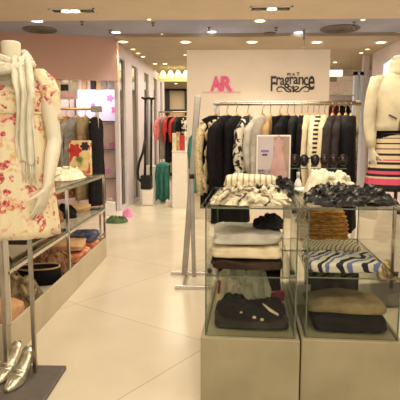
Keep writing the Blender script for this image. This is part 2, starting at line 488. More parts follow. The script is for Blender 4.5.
for (d0, d1), s in zip(slots, ordn):
    mb = MB(); p, q = Vector((wall_x(d0) - .035, d0, 0.06)), Vector((wall_x(d1) - .035, d1, 0.06)); o = Vector((-.02, 0, 0)); h = Vector((0, 0, 2.44))
    vs = [p, q, q + o, p + o]; vs = vs + [v + h for v in vs]
    mb.add(vs, [(3, 2, 1, 0), (4, 5, 6, 7), (0, 1, 5, 4), (1, 2, 6, 5), (2, 3, 7, 6), (3, 0, 4, 7)])
    tag(mb.build('wall_mirror', M['mirror'], None, False), 'tall narrow dark mirror in the white corridor wall, ' + s, 'mirror', 'mirror slots along the corridor wall')

# freestanding sign partition with poles to the ceiling
PY = 7.28
pl, pr, pt = atY(187, 130, PY).x, atY(328, 130, PY).x, atY(200, 50, PY).z
sp = thing('sign_partition', 'large white freestanding partition carrying the pink AR and black Fragrance signs', 'partition', ((pl + pr) / 2, PY, 0))
sx = (pl + pr) / 2
MB().box(pl - sx, pr - sx, 0, 0.12, 0, pt).build('panel', M['white_wall'], sp, False, 0.004)
for px in (303.7,):
    x = atY(px, 45, PY + .06).x - sx
    MB().tube([(x, .06, pt), (x, .06, HC + .05)], .016, 10).build('support_pole', M['chrome'], sp)


def text_mesh(txt, bold=0.0, shear=0.0, ext=0.006):
    cu = bpy.data.curves.new('t', 'FONT'); cu.body = txt; cu.size = 1; cu.offset = bold; cu.shear = shear; cu.extrude = ext
    ob = bpy.data.objects.new('t', cu); C.objects.link(ob); bpy.context.view_layer.update()
    me = bpy.data.meshes.new_from_object(ob.evaluated_get(bpy.context.evaluated_depsgraph_get()))
    bpy.data.objects.remove(ob); return me


def lettering(name, txt, x0, x1, z0, z1, y, mat, parent, bold=0.0, shear=0.0):
    me = text_mesh(txt, bold, shear, 0.006)
    xs = [v.co.x for v in me.vertices]; ys = [v.co.y for v in me.vertices]
    ax, bx_, ay, by = min(xs), max(xs), min(ys), max(ys)
    for v in me.vertices:
        v.co = Vector((x0 + (v.co.x - ax) / (bx_ - ax) * (x1 - x0), y - v.co.z - 0.006, z0 + (v.co.y - ay) / (by - ay) * (z1 - z0)))
    me.materials.clear(); me.materials.append(mat)
    o = bpy.data.objects.new(name, me); C.objects.link(o); o.parent = parent
    return o


SY = PY - 0.002
sc = atY(225, 85, SY)
ar = thing('shop_sign', 'hot pink joined AR letters on the white partition', 'sign', (sc.x, SY, sc.z))


def rel(px, py, root): p = atY(px, py, SY); return p.x - root.location.x, p.z - root.location.z


x0, z0 = rel(210.3, 91.2, ar); x1, z1 = rel(222, 76.2, ar)
lettering('letter_a', 'A', x0, x1, z0, z1, 0, M['pink_ink'], ar, 0.05)
x0, _ = rel(220.5, 91, ar); x1, _ = rel(232.8, 76, ar)
lettering('letter_r', 'R', x0, x1, z0, z1, -0.002, M['pink_ink'], ar, 0.05)
xa, za = rel(217, 85.6, ar); xb, zb = rel(224, 83.2, ar)
MB().box(xa, xb, -.016, 0, za, zb).build('joining_bar', M['pink_ink'], ar, False)
mb = MB(); random.seed(4); px = 202.5
while px < 240.5:                      # a line of lettering too small to read: small strokes
    wd = random.uniform(.5, 1.3); xa, za = rel(px, 93.2, ar); xb, zb = rel(px + wd, random.choice((91.6, 92.0, 91.2)), ar)
    mb.box(xa, xb, -.003, 0, za, zb); px += wd + random.uniform(.3, .7)
mb.build('caption_line', M['pink_pale'], ar, False)

sc = atY(292, 82, SY)
fr = thing('shop_sign', 'dark brown Fragrance lettering with a scroll ornament on the white partition', 'sign', (sc.x, SY, sc.z))
# the word, letter by letter in the arched setting of the sign
spec = [('F', 270.6, 276.2, 91.2, 76.2), ('r', 276.2, 280.3, 85.2, 77.0), ('a', 279.9, 284.6, 85.2, 77.6), ('g', 284.2, 289.4, 88.2, 77.2), ('r', 289.6, 293.4, 84.2, 76.6), ('a', 293.2, 298.2, 84.2, 76.8), ('n', 298.4, 303.6, 84.6, 76.8), ('c', 303.6, 308.2, 85.6, 77.0), ('e', 308.0, 314.6, 90.0, 76.0)]
for ch, a, b, yb, yt in spec:
    x0, z0 = rel(a, yb, fr); x1, z1 = rel(b, yt, fr)
    lettering('letter', ch, x0, x1, z0, z1, 0, M['ink'], fr, 0.012)
for ch, a, b, yb, yt in (('m', 287.2, 290.6, 75.6, 73.0), ('e', 292.4, 294.6, 75.4, 73.4), ('T', 296.2, 299.6, 75.6, 72.4)):
    x0, z0 = rel(a, yb, fr); x1, z1 = rel(b, yt, fr)
    lettering('small_letter', ch, x0, x1, z0, z1, 0, M['ink'], fr, 0.0)
mb = MB()


def scroll(pts, r):
    q = []
    for (px, py) in pts:
        x, z = rel(px, py, fr); q.append((x, -.004, z))
    # smooth by Catmull-Rom
    out = []
    for i in range(len(q) - 1):
        p0, p1, p2, p3 = [Vector(q[max(0, min(len(q) - 1, i + k))]) for k in (-1, 0, 1, 2)]
        for s_ in range(6):
            t = s_ / 6; out.append(0.5 * ((2 * p1) + (p2 - p0) * t + (2 * p0 - 5 * p1 + 4 * p2 - p3) * t * t + (3 * p1 - p0 - 3 * p2 + p3) * t ** 3))
    out.append(Vector(q[-1])); L = len(out)
    mb.tube(out, [r * (0.35 + 0.65 * math.sin(PI * i / (L - 1))) for i in range(L)], 6, 0.5, up=(0, 1, 0))


for sgn in (-1, 1):
    f_ = lambda x, y: (293 + sgn * x, y)
    scroll([f_(10.5, 91.2), f_(15, 91.5), f_(16, 88.6), f_(12.5, 86.8), f_(9, 88.2), f_(6.5, 91), f_(3, 91.8), f_(2, 89.8), f_(4.6, 88.6)], 0.011)
    scroll([f_(0.3, 92), f_(3.4, 90), f_(5.6, 87.6), f_(2.6, 86.6), f_(1, 88.6)], 0.009)
scroll([(293, 92.6), (293.6, 90), (293, 87), (292.6, 85.6)], 0.016)
mb.build('scroll_ornament', M['ink'], fr)

# right side: door frame, backlit poster, far poster sign
wx = 2.82
d0, d1 = 8.25, 8.75
MB_ = MB().box(-.02, 0, -.25, .25, 0, .40)
lb = thing('wall_poster', 'small pale blue lit poster on the lilac wall beside the cream jacket mannequin', 'poster', (wx, 8.2, atY(374, 79, 8.2).z))
MB().box(-.03, 0, -.20, .20, 0, .28).build('poster_frame', M['blue_frame'], lb, False)
MB().box(-.034, -.03, -.17, .17, .02, .26).build('lit_face', M['blue_glow'], lb, False)
d = MB(); xa = atY(353, 100, 9.3).x; xb = atY(360, 100, 9.3).x; zt2 = atY(356, 72, 9.3).z
d.box(xa, xa + .06, 9.25, 9.35, 0, zt2); d.box(xb - .03, xb + .04, 9.25, 9.35, 0, zt2); d.box(xa, xb + .04, 9.25, 9.35, zt2 - .06, zt2)
struct('door_1', d, M['blue_frame'])
struct('wall_right_inner', MB().box(xb + .04, 2.83, 9.28, 9.4, 0, HC), M['lilac'])
struct('wall_right_rear', MB().box(2.3, 4.1, 11.2, 11.3, 0, HC), M['lilac'])
psg = thing('hanging_sign', 'pale framed sign with grey heading hanging beyond the partition', 'sign', (atY(339, 95, 9.0).x, 9.0, atY(339, 95, 9.0).z))
z1 = atY(339, 76.5, 9).z - psg.location.z
MB().box(-.24, .24, 0, .02, 0, z1).build('sign_board', M['light_grey'], psg, False)
MB().box(-.24, -.05, -.006, 0, z1 - .09, z1 - .01).build('heading_block', M['vent'], psg, False)
mb = MB()
for k in range(6): mb.box(-.2, .05 + .12 * ((k * 7) % 3 - 1), -.005, 0, .06 + .033 * k, .073 + .033 * k)
mb.build('text_lines', M['pink_pale'], psg, False)
MB().box(-.26, .26, -.015, .03, -.02, 0.0).build('bottom_rail', M['steel'], psg, False)
for s in (-1, 1): MB().tube([(.2 * s, .01, z1), (.2 * s, .01, HC - psg.location.z)], .003, 6).build('hanging_wire', M['steel'], psg)
p = atY(335.5, 76, 10.2)
ls = thing('lit_sign', 'small glowing cream lightbox above the pale framed sign', 'sign', (p.x, 10.2, p.z))
MB().box(-.14, .14, 0, .08, 0, .12).build('light_face', M['sign_glow'], ls, False)
for s in (-1, 1): MB().tube([(.1 * s, .04, .12), (.1 * s, .04, HC - p.z)], .004, 6).build('hanging_rod', M['steel'], ls)

# ------------------------------------------------------------------ ceiling fixtures
def downlight(px, py, r, warm, label, z=HC, spot=0):
    p = atZ(px, py, z)
    t = thing('downlight', label, 'ceiling light', (p.x, p.y, z), 0, 'round recessed ceiling lights')
    MB().lathe([(r * 0.8, 0.0), (r * 0.8, -.006), (r * 1.15, -.008), (r * 1.2, 0.0)], n=24).build('trim_ring', M['white'], t)
    MB().lathe([(0.0, -.004), (r * .82, -.004), (r * .82, -.009), (0.0, -.011)], n=24).build('lens', M['lamp_warm' if warm else 'lamp_cool'], t)
    if spot:
        l = bpy.data.lights.new('downlight_beam', 'SPOT'); l.energy = spot; l.spot_size = R(95); l.spot_blend = 0.8; l.shadow_soft_size = 0.08
        l.color = (1, .84, .6) if warm else (.82, .9, 1)
        o = bpy.data.objects.new('downlight_beam', l); C.objects.link(o); o.location = (0, 0, -.03); o.parent = t


ZR = HC + 0.05
for a in (
    (37, 20.5, .09, 0, 'cool white oval-looking downlight in the blue recess, leftmost of all', ZR, 30),
    (116, 32, .075, 0, 'cool white downlight in the blue recess above the pink fascia end', ZR, 22),
    (212, 31.5, .07, 0, 'cool white downlight in the blue recess above the left of the partition', ZR, 30),
    (298.5, 32.3, .075, 0, 'cool white downlight in the blue recess above the Fragrance sign', ZR, 30),
    (397, 33.3, .075, 0, 'cool white downlight in the blue recess at the right edge', ZR, 22),
    (123, 41.5, .08, 1, 'warm downlight just above the corner where the pink fascia ends', HC, 30),
    (185.5, 41.8, .085, 1, 'warm downlight above the left end of the partition', HC, 45),
    (252, 41.8, .085, 1, 'warm downlight above the middle of the partition', HC, 45),
    (317, 42, .085, 1, 'warm downlight above the right end of the partition', HC, 45),
    (381, 42.2, .085, 1, 'warm downlight near the top of the lilac right wall', HC, 40),
    (260, 20.5, .075, 1, 'bright warm downlight in front of the blue recess, above the Fragrance sign', HC, 60),
    (149, 19, .028, 1, 'tiny warm spot left of centre in the near ceiling', HC, 0),
    (363, 19.3, .03, 1, 'tiny warm spot near the round air diffuser', HC, 0),
    (162, 34, .03, 1, 'tiny warm spot in the recess left of centre', ZR, 0),
    (344, 36, .03, 1, 'tiny warm spot just behind the round air diffuser', ZR, 0),
    (133, 49, .04, 1, 'small warm spot along the corridor wall, nearest of three', HC, 0),
    (138, 53, .04, 1, 'small warm spot along the corridor wall, middle of three', HC, 0),
    (143, 56.4, .04, 1, 'small warm spot along the corridor wall, farthest of three', HC, 0),
    (185, 54.6, .03, 1, 'tiny warm spot just left of the partition top corner', HC, 0),
    (367.5, 49, .035, 1, 'small warm spot over the right doorway, nearer one', HC, 0),
    (361.3, 52.6, .035, 1, 'small warm spot over the right doorway, farther one', HC, 0),
    (155, 63.5, .045, 1, 'warm spot beside the far row of glowing shades', HC, 0),
    (165, 63.5, .05, 1, 'warm spot in front of the far row of glowing shades', HC, 0),
    (176, 83.5, .05, 1, 'warm spot in the far ceiling beyond the glowing shades', HC, 0),
    (335, 62, .04, 1, 'small warm spot above the hanging framed sign', HC, 0),
): downlight(a[0], a[1], a[2], a[3], a[4], a[5], a[6])

for (xa, xb, ya, yb, label, lit) in ((53.5, 94, 8, 12.6, 'long dark ceiling slot with spot lamps at the upper left', ((66, 1), (75, 1), (88, 0))), (249, 293, 5.8, 10.4, 'long dark ceiling slot with spot lamps above the partition', ((258, 0), (272, 1), (283, 0)))):
    p, q = atZ(xa, yb, HC), atZ(xb, ya, HC); cx = (p.x + q.x) / 2; cy = (p.y + q.y) / 2
    t = thing('slot_light', label, 'ceiling light', (cx, cy, HC)); w2 = (q.x - p.x) / 2; h2 = abs(q.y - p.y) / 2
    mb = MB(); mb.box(-w2, w2, -h2, -h2 + .02, -.012, 0); mb.box(-w2, w2, h2 - .02, h2, -.012, 0); mb.box(-w2, -w2 + .02, -h2, h2, -.012, 0); mb.box(w2 - .02, w2, -h2, h2, -.012, 0)
    mb.build('slot_frame', M['white'], t, False)
    MB().box(-w2 + .02, w2 - .02, -h2 + .02, h2 - .02, -.004, 0).build('dark_well', M['dark'], t, False)
    for lx, on in lit:
        xx = atZ(lx, (ya + yb) / 2, HC).x - cx
        MB().lathe([(0, -.004), (.05, -.004), (.06, -.014), (0, -.016)], (xx, 0, 0)).build('spot_lamp', M['lamp_warm' if on else 'vent'], t)

for px, py, r, label in ((340, 28.6, .28, 'round grey ceiling air diffuser on the right of the recess'), (40, 29.5, .24, 'round dark ceiling air diffuser above the pink fascia')):
    p = atZ(px, py, ZR); t = thing('air_diffuser', label, 'air vent', (p.x, p.y, ZR), 0, 'round ceiling diffusers')
    for k in range(4):
        rr = r * (1 - .22 * k); MB().lathe([(rr, 0), (rr, -.012), (rr * .86, -.02 - .004 * k), (rr * .84, 0)], n=36).build('ring', M['vent'], t)
    MB().lathe([(0, -.02), (r * .2, -.024), (r * .22, 0), (0, 0)], n=20).build('hub', M['dark'], t)
for i, (px, py, z, label) in enumerate(((82, 22.5, ZR, 'small ceiling sprinkler right of the left slot light'), (153, 23.5, ZR, 'small ceiling sprinkler left of the picture centre'), (110, 31, ZR, 'small ceiling sprinkler beside the cool downlight over the pink fascia'), (209, 28.5, ZR, 'small ceiling sprinkler above the left end of the partition'), (276, 28.5, ZR, 'small ceiling sprinkler above the Fragrance sign'), (354, 23, ZR, 'small ceiling sprinkler beside the right air diffuser'))):
    p = atZ(px, py - 1, z); t = thing('sprinkler', label, 'sprinkler', (p.x, p.y, z), 0, 'ceiling sprinklers')
    MB().lathe([(.028, 0), (.026, -.008), (.008, -.01), (.008, -.04)], n=12).build('stem', M['vent'], t)
    MB().lathe([(0, -.04), (.022, -.042), (.02, -.046), (0, -.046)], n=12).build('deflector', M['dark'], t)
p = atZ(270, 33, ZR); tag(MB().lathe([(.09, 0), (.085, -.02), (.05, -.03), (0, -.032)], n=24).build('ceiling_speaker', M['vent'], None, loc=(p.x, p.y, ZR)), 'small grey ceiling disc left of the cool downlight over Fragrance', 'ceiling speaker')

# row of glowing shades in the far shop
for k in range(4):
    p = atY(163 + 7.6 * k, 78, 10.8)
    t = thing('pendant_lamp', ('leftmost', 'second from the left', 'third from the left', 'rightmost')[k] + ' of the row of glowing glass shades down the corridor', 'lamp', (p.x, 10.8, p.z), 0, 'glowing shades down the corridor')
    MB().lathe([(.075, 0), (.07, .06), (.045, .13), (.02, .16), (0.0, .16)], n=18).build('lamp_shade', M['shade_glow'], t)
    MB().tube([(0, 0, .16), (0, 0, HC - p.z)], .008, 6).build('lamp_rod', M['steel'], t)
p = atY(174, 80, 10.86)
tag(MB().box(-.36, .36, 0, .05, -.02, .14).build('light_strip', M['strip_glow'], None, False, loc=(p.x, 10.95, p.z)), 'glowing pale strip behind the row of glass shades', 'light strip')
# dark-framed far doorway
a, b = atY(165, 90, 15.35), atY(188, 90, 15.35)
d = MB(); d.box(a.x, a.x + .14, 15.32, 15.4, 0, a.z + .05); d.box(b.x - .1, b.x, 15.32, 15.4, 0, a.z + .05); d.box(a.x, b.x, 15.32, 15.4, a.z - .02, a.z + .06)
struct('door_2', d, M['dark'])
p = atY(173, 109, 14.3)
t = thing('shelf_unit', 'far dark shelf unit against the cream back wall down the corridor', 'shelf', (p.x + .25, 14.3, 0))
for z in (p.z - .08, p.z - .55, p.z - 1.0, .1): MB().box(-.55, .55, 0, .35, z, z + .07).build('shelf_board', M['dark'], t, False)
for s in (-1, 1): MB().box(.55 * s - .03, .55 * s + .03, 0, .35, 0, p.z).build('side_post', M['dark'], t, False)


# ------------------------------------------------------------------ cloth builders
def soft_slab(w_, d_, h_, seed=0, wr=0.012, layers=3, ex=0.22, ez=0.42, nu=72, nv=22, sag=0.0):
    """a folded garment: rounded slab with folded edges; base at z = 0"""
    mb = MB(); rng = random.Random(seed); ox, oy, oz = [rng.uniform(-50, 50) for _ in range(3)]

    def sp(v, e): return math.copysign(abs(v) ** e, v)

    def fn(u, v):
        a = 2 * PI * u; t = -PI / 2 + PI * v
        cz = sp(math.cos(t), ez); z = sp(math.sin(t), ez)
        x = sp(math.cos(a), ex) * cz; y = sp(math.sin(a), ex) * cz
        lay = 1 - 0.06 * (1 - abs(math.sin((z + 1) * PI * layers / 2)) ** .5) * (0.5 + 0.8 * abs(nz(x * 2 + ox, y * 2, z))) + .03 * nz(x * 1.5 + oz, y * 1.5, z * layers)
        X, Y, Z = x * w_ / 2 * lay, y * d_ / 2 * lay, (z + 1) * h_ / 2
        k = nz(X * 9 + ox, Y * 9 + oy, Z * 20 + oz); k2 = nz(X * 24 + oy, Y * 24 + oz, Z * 30)
        up = max(0.0, min(1.0, Z / h_ * 1.6))
        k3 = (1 - 2.4 * abs(nz(X * 13 + oz, Y * 7 + ox, oy))) ; Z += up * (wr * (k * 1.5 + k2 * .6 + .55 * k3) - sag * (x * x))
        X += wr * 1.4 * nz(Y * 8 + oz, Z * 18, ox) ; Y += wr * 1.4 * nz(X * 8 + ox, Z * 18, oy)
        return (X, Y, max(0.0, Z))
    mb.grid(fn, nu, nv, True); return mb


def crumple(w_, d_, h_, seed=0, nu=110, nv=34, rough=1.0, freq=9.0, folds=9, fr=.011):
    """a loosely heaped garment: low heap with sharp irregular folds and rolled cloth edges; base at z = 0"""
    mb = MB(); rng = random.Random(seed); ox, oy = rng.uniform(-50, 50), rng.uniform(-50, 50)

    def hgt(x, y, r):
        n1 = 1 - abs(nz(x * freq + ox, y * freq + oy, 1.3)) * 2.6
        n2 = 1 - abs(nz(x * freq * 2.3 + oy, y * freq * 2.3 + ox, 4.1)) * 2.2
        n3 = nz(x * freq * .45 + oy, y * freq * .45, 9.1)
        return max(0.0, h_ * (1 - r ** 5) * (0.52 + rough * (.26 * n1 + .17 * n2) + .34 * n3))

    def edge(a):
        ca, sa = math.cos(a), math.sin(a)
        return (1 + .16 * nz(ca * 2 + ox, sa * 2, oy) + .09 * nz(ca * 6 + oy, sa * 6, ox)) * (abs(ca) ** 3 + abs(sa) ** 3) ** (-1 / 3)

    def fn(u, v):
        a = 2 * PI * u; r = v; e = edge(a)
        x = w_ / 2 * .93 * r * math.cos(a) * e; y = d_ / 2 * .93 * r * math.sin(a) * e
        return (x, y, hgt(x, y, r))
    mb.grid(fn, nu, nv, True)
    mb.add([(x, y, 0.0) for (x, y, z) in mb.v[nv * nu:(nv + 1) * nu]], [tuple(range(nu))])
    k_ = min(w_, d_)
    for q in range(folds):                       # rolled edges of cloth lying over the heap
        x, y = rng.uniform(-.36, .36) * w_, rng.uniform(-.40, .36) * d_; an = rng.uniform(0, 6.28); pts = []
        L = rng.uniform(.25, .5) * k_; bend = rng.uniform(-2.2, 2.2)
        for t in range(12):
            f = t / 11; x += math.cos(an) * L / 11; y += math.sin(an) * L / 11; an += bend / 11
            x = max(-.44 * w_, min(.44 * w_, x)); y = max(-.44 * d_, min(.44 * d_, y))
            r = ((abs(2 * x / w_) ** 3 + abs(2 * y / d_) ** 3) ** (1 / 3))
            pts.append((x, y, max(fr * .5, hgt(x, y, min(1, r)) + fr * .25 * math.sin(PI * f))))
        if all((Vector(pts[i]) - Vector(pts[i + 1])).length > .001 for i in range(11)):
            mb.tube(pts, [fr * (.35 + .75 * math.sin(PI * (i + .3) / 11.8)) for i in range(12)], 8, .75)
    for i_ in range(len(mb.v)):
        if mb.v[i_][2] < 0: mb.v[i_] = (mb.v[i_][0], mb.v[i_][1], 0.0)
    return mb


def put(name, mb, mat, label, cat, loc, rz=0, group=None, **k):
    o = mb.build(name, mat, None, loc=loc, rot=(0, 0, rz), **k)
    return tag(o, label, cat, group)


def ring_(hw_, ht_, z, n=40, fold=0.0, kf=7, ph=0.0, e=1.0, cx=0.0, cy=0.0):
    out = []
    for k in range(n):
        a = 2 * PI * k / n; f = 1 + fold * (math.sin(kf * a + ph) + .5 * math.sin((kf * 2 + 1) * a + ph * 1.7))
        c_, s_ = math.cos(a), math.sin(a)
        out.append((cx + hw_ * f * math.copysign(abs(c_) ** e, c_), cy + ht_ * f * math.copysign(abs(s_) ** e, s_), z))
    return out


HANG = dict(n=0)


def hanger(rail, rz, label, group, mat='wood'):
    t = thing('clothes_hanger', label, 'clothes hanger', rail, rz, group)
    q = [(0, 0, -.09), (0, 0, -.045)] + [(.022 * math.sin(a) , 0, -.018 + .022 * -math.cos(a) + .0) for a in [R(x) for x in (20, 60, 100, 140, 180, 220, 250)]]
    MB().tube(q, .0035, 6).build('hook', M['steel'], t)
    MB().tube([(-.145, 0, -.168), (-.10, 0, -.146), (-.05, 0, -.112), (0, 0, -.088), (.05, 0, -.112), (.10, 0, -.146), (.145, 0, -.168)], [.007, .010, .012, .013, .012, .010, .007], 8).build('shoulder_bar', M[mat], t)
    return t


def garment(name, cat, label, rail, rz, length, mat, group, width=.19, thick=.045, sleeve=.5, flare=1.15, seed=0, hem_fold=.06, extra=None, sleeve_mat=None):
    """a garment hanging from the rail at the point RAIL (its hanger is a thing of its own)"""
    t = thing(name, label, cat, rail, rz, group); thick *= .78
    rng = random.Random(seed); ph = rng.uniform(0, 6)
    zs = [(-.100, .050, .030), (-.112, .080, .034), (-.134, .128, .040), (-.162, width - .014, .044), (-.205, width, .046)]
    rings = [ring_(a, b * thick / .045, z, 40, 0, 7, ph, .8) for z, a, b in zs]
    K = 12
    for i in range(1, K + 1):
        f = i / K; z = -.225 - (length - .225) * f
        wv = width * (1 + (flare - 1) * f) * (1 - .10 * math.sin(PI * min(1, f * 1.6)))
        tv = thick * (1.0 + .35 * f)
        rings.append(ring_(wv, tv, z + .012 * math.sin(ph + i), 40, hem_fold * f, 6, ph, .8, cy=.006 * math.sin(ph + 3 * f)))
    o1 = rng.uniform(0, 40)
    rings = [[(x, y + .010 * nz(x * 9 + o1, z * 5, y * 9), z + .006 * nz(x * 14, z * 9 + o1, 3)) for x, y, z in r] for r in rings]
    body = MB().loft(rings).build('body', M[mat], t)
    if sleeve:
        for s in (-1, 1):
            pts = [(s * (width - .035), 0, -.172), (s * (width + .012), .004, -.22), (s * (width + .03), .01, -.25 - sleeve * .35), (s * (width + .022), .0, -.25 - sleeve * .7), (s * (width + .026), -.012, -.25 - sleeve)]
            rr = [.03, .044, .042, .038, .034]
            MB().tube(pts, [r * thick / .045 * .92 for r in rr], 16, 1.0, fold=lambda i, a: .10 * math.sin(3 * a + i * 1.7 + ph)).build('sleeve', M[sleeve_mat or mat], t)
    if extra: extra(t, body)
    return t


def ruffle(t, body):
    rng = random.Random(8)
    for q, x0_ in enumerate((-.095, -.045, .0, .05)):
        x = x0_; pts = []; rr = []
        for k in range(26):
            f = k / 25; x += rng.uniform(-.011, .011) - (.0012 if q < 2 else 0)
            pts.append((x0_ * .5 + x * .5 + .012 * math.sin(k * 1.1 + q), -.055 - .012 * math.sin(k * .9 + q * 2), -.12 - (.60 + .07 * (q % 2)) * f - .10 * abs(x0_) * 4 * (1 - f)))
            rr.append(.017 + .010 * abs(math.sin(k * 1.3 + q)))
        MB().tube(pts, rr, 14, .6, fold=lambda i, a, q=q: .38 * math.sin(4 * a + i * 2.3 + q)).build('lace_ruffle', M['lace'], body)


def buttons(t, body):
    for k in range(4): MB().lathe([(0, .004), (.009, .003), (.009, -.003), (0, -.004)], (0.02, -.06, -.32 - .1 * k), 10).build('button', M['steel'], body)


# ------------------------------------------------------------------ main clothes rack behind the display tables
RY = 4.1
zr = atY(290, 104, RY).z
xa, xb = atY(214, 104, RY).x, atY(361, 104, RY).x
rk = thing('clothes_rack', 'long chrome clothes rail of dark and cream garments in front of the sign partition', 'clothes rack', ((xa + xb) / 2, RY, 0))
rx = (xa + xb) / 2; L2 = (xb - xa) / 2
MB().tube([(-L2, 0, zr), (L2, 0, zr)], .012, 12).build('rail', M['chrome'], rk)
MB().tube([(-L2, .05, zr + .02), (L2, .05, zr + .02)], .008, 10).build('rail', M['chrome'], rk)
for s, px in ((-1, 218), (1, 358.5)):
    x = atY(px, 110, RY).x - rx
    MB().bar((x, .03, 0.02), (x, .03, zr + .03), .028, .028).build('upright', M['chrome'], rk, False, .002)
    MB().bar((x, -.11, .015), (x, .34, .015), .03, .03).build('foot_bar', M['chrome'], rk, False, .002)
MB().bar((-L2 + .05, .03, .25), (L2 - .03, .03, .25), .02, .02).build('cross_bar', M['chrome'], rk, False, .002)

GR = 'garments on the main clothes rail'; HG = 'hangers on the main clothes rail'
gs = [
    (215, 'cardigan', 'black cardigan with cream lace ruffles, first on the left of the main rail', 34, .86, 'black', .125, .05, .50, 1.1, ruffle),
    (227, 'jacket', 'plain black long jacket next to the lace-ruffled cardigan on the main rail', 58, .98, 'black', .20, .055, .52, 1.15, None),
    (236.5, 'dress', 'black long dress hanging just left of the black and cream patterned blouse', 64, 1.0, 'black', .20, .055, 0, 1.25, None),
    (248, 'blouse', 'black and cream blotch-print blouse hanging left of the dress form picture', 66, .82, 'bw', .18, .05, .48, 1.1, None),
    (262.5, 'knit_sweater', 'pale grey knit top hanging behind the dress form picture', 46, .62, 'light_grey', .17, .05, .3, 1.05, None),
    (270.5, 'shirt', 'tan shirt hanging right behind the dress form picture', 74, .62, 'tan', .18, .04, .4, 1.05, None),
    (280, 'camisole', 'short black camisole hanging highest at the middle of the main rail', 35, .34, 'black', .12, .04, 0, 1.0, None),
    (287.5, 'jacket', 'black buttoned jacket hanging just right of the dress form picture', 60, .74, 'black', .19, .05, .48, 1.1, buttons),
    (294.5, 'dress', 'black narrow dress hanging between black jacket and cream cardigan', 72, .92, 'black_knit', .18, .045, 0, 1.1, None),
    (302, 'blouse', 'slim black blouse hanging tight against the left side of the cream cardigan', 78, .64, 'black', .18, .04, .42, 1.05, None),
    (308, 'cardigan', 'cream cardigan with long sleeves, left of the two cream ones by the striped top', 70, .72, 'cream', .18, .05, .5, 1.05, None),
    (314, 'knit_sweater', 'slim cream knit top directly left of the black striped top', 76, .60, 'ivory', .17, .042, .38, 1.05, None),
    (319, 'striped_sweater', 'black and cream horizontally striped top in the middle of the cream garments', 72, .68, 'stripe_h', .18, .045, .48, 1.05, None),
    (325, 'cardigan', 'cream cardigan right of the black striped top', 70, .70, 'cream', .18, .05, .48, 1.1, None),
    (333, 'coat', 'charcoal coat right of the cream cardigans on the main rail', 66, .84, 'charcoal', .20, .055, .52, 1.1, None),
    (339.5, 'jacket', 'dark charcoal jacket between the charcoal coat and the black trousers end', 70, .80, 'charcoal', .19, .05, .5, 1.1, None),
    (346, 'dress', 'black dress second from the right end of the main rail', 72, .98, 'black_knit', .19, .05, 0, 1.15, None),
    (351.5, 'coat', 'long black coat at the right end of the main rail', 70, 1.05, 'black', .20, .055, .55, 1.1, None),
]
for i, (px, nm, lab, rz, ln, mt, wd, th, sl, fl, ex) in enumerate(gs):
    p = atY(px, 104, RY); loc = (p.x, RY, zr + .006)
    garment(nm, nm.replace('_', ' '), lab, loc, R(rz), ln, mt, GR, wd, th, sl, fl, i * 7 + 1, .07, ex, 'lace' if ex is ruffle else None)
    h = hanger(loc, R(rz), 'wooden hanger of the ' + lab.split(' hanging')[0].split(', ')[0].split(' on the main')[0].split(' in the middle')[0], HG)

# leaning steel display stand at the left of the rack
st = thing('display_stand', 'tilted flat steel display stand on an H shaped foot beside the aisle', 'display stand', (atZ(186, 280, 0).x, 4.1, 0))
b0 = st.location
top = atY(198, 96, 4.15); low = atY(184.5, 280, 4.12)
t_ = Vector((top.x - b0.x, .05, top.z)); l_ = Vector((low.x - b0.x, .02, .03))
MB().bar(l_, t_, .05, .03, (0, 1, 0)).build('leaning_bar', M['steel'], st, False, .004)
mid = l_.lerp(t_, .56)
r_ = atY(194, 284, 4.02)
MB().bar((r_.x - b0.x, -.06, .03), mid + Vector((0, -.03, 0)), .034, .02, (0, 1, 0)).build('strut', M['steel'], st, False, .003)
MB().lathe([(.0, -.02), (.02, -.018), (.02, .018), (0, .02)], tuple(mid + Vector((0, -.03, 0))), 12).build('pivot_knob', M['dark'], st)
for py, pa, pb in ((273, 171, 213), (287, 175, 213)):
    a, b = atZ(pa, py, .015), atZ(pb, py, .015)
    MB().bar((a.x - b0.x, a.y - b0.y, .015), (b.x - b0.x, a.y - b0.y, .015), .03, .03).build('foot_bar', M['chrome'], st, False, .003)
a, b = atZ(186, 273, .015), atZ(186, 287, .015)
MB().bar((0.0, a.y - b0.y, .015), (0.0, b.y - b0.y, .015), .03, .026).build('foot_link', M['chrome'], st, False, .003)

# ------------------------------------------------------------------ glass display tables on concrete plinths
TZ, SZ, PZ = 0.897, 0.598, 0.319
TD = 0.90


def glass_box(mb, x0, x1, y0, y1, z0, z1):
    """faces of a glass pane: wide faces material 0, thin edges material 1"""
    dims = [(x1 - x0, 0), (y1 - y0, 1), (z1 - z0, 2)]; thin = min(dims)[1]
    base = len(mb.v)
    vs = [(x, y, z) for x in (x0, x1) for y in (y0, y1) for z in (z0, z1)]
    fs = [((0, 1, 3, 2), 0), ((4, 6, 7, 5), 0), ((0, 4, 5, 1), 1), ((2, 3, 7, 6), 1), ((0, 2, 6, 4), 2), ((1, 5, 7, 3), 2)]
    mb.v += vs
    for f, ax in fs:
        mb.f.append(tuple(i + base for i in f)); mb.m.append(0 if ax == thin else 1)
    return mb


TROT = R(-4)
yf = 2.09
xl = atY(200.5, 338, yf).x


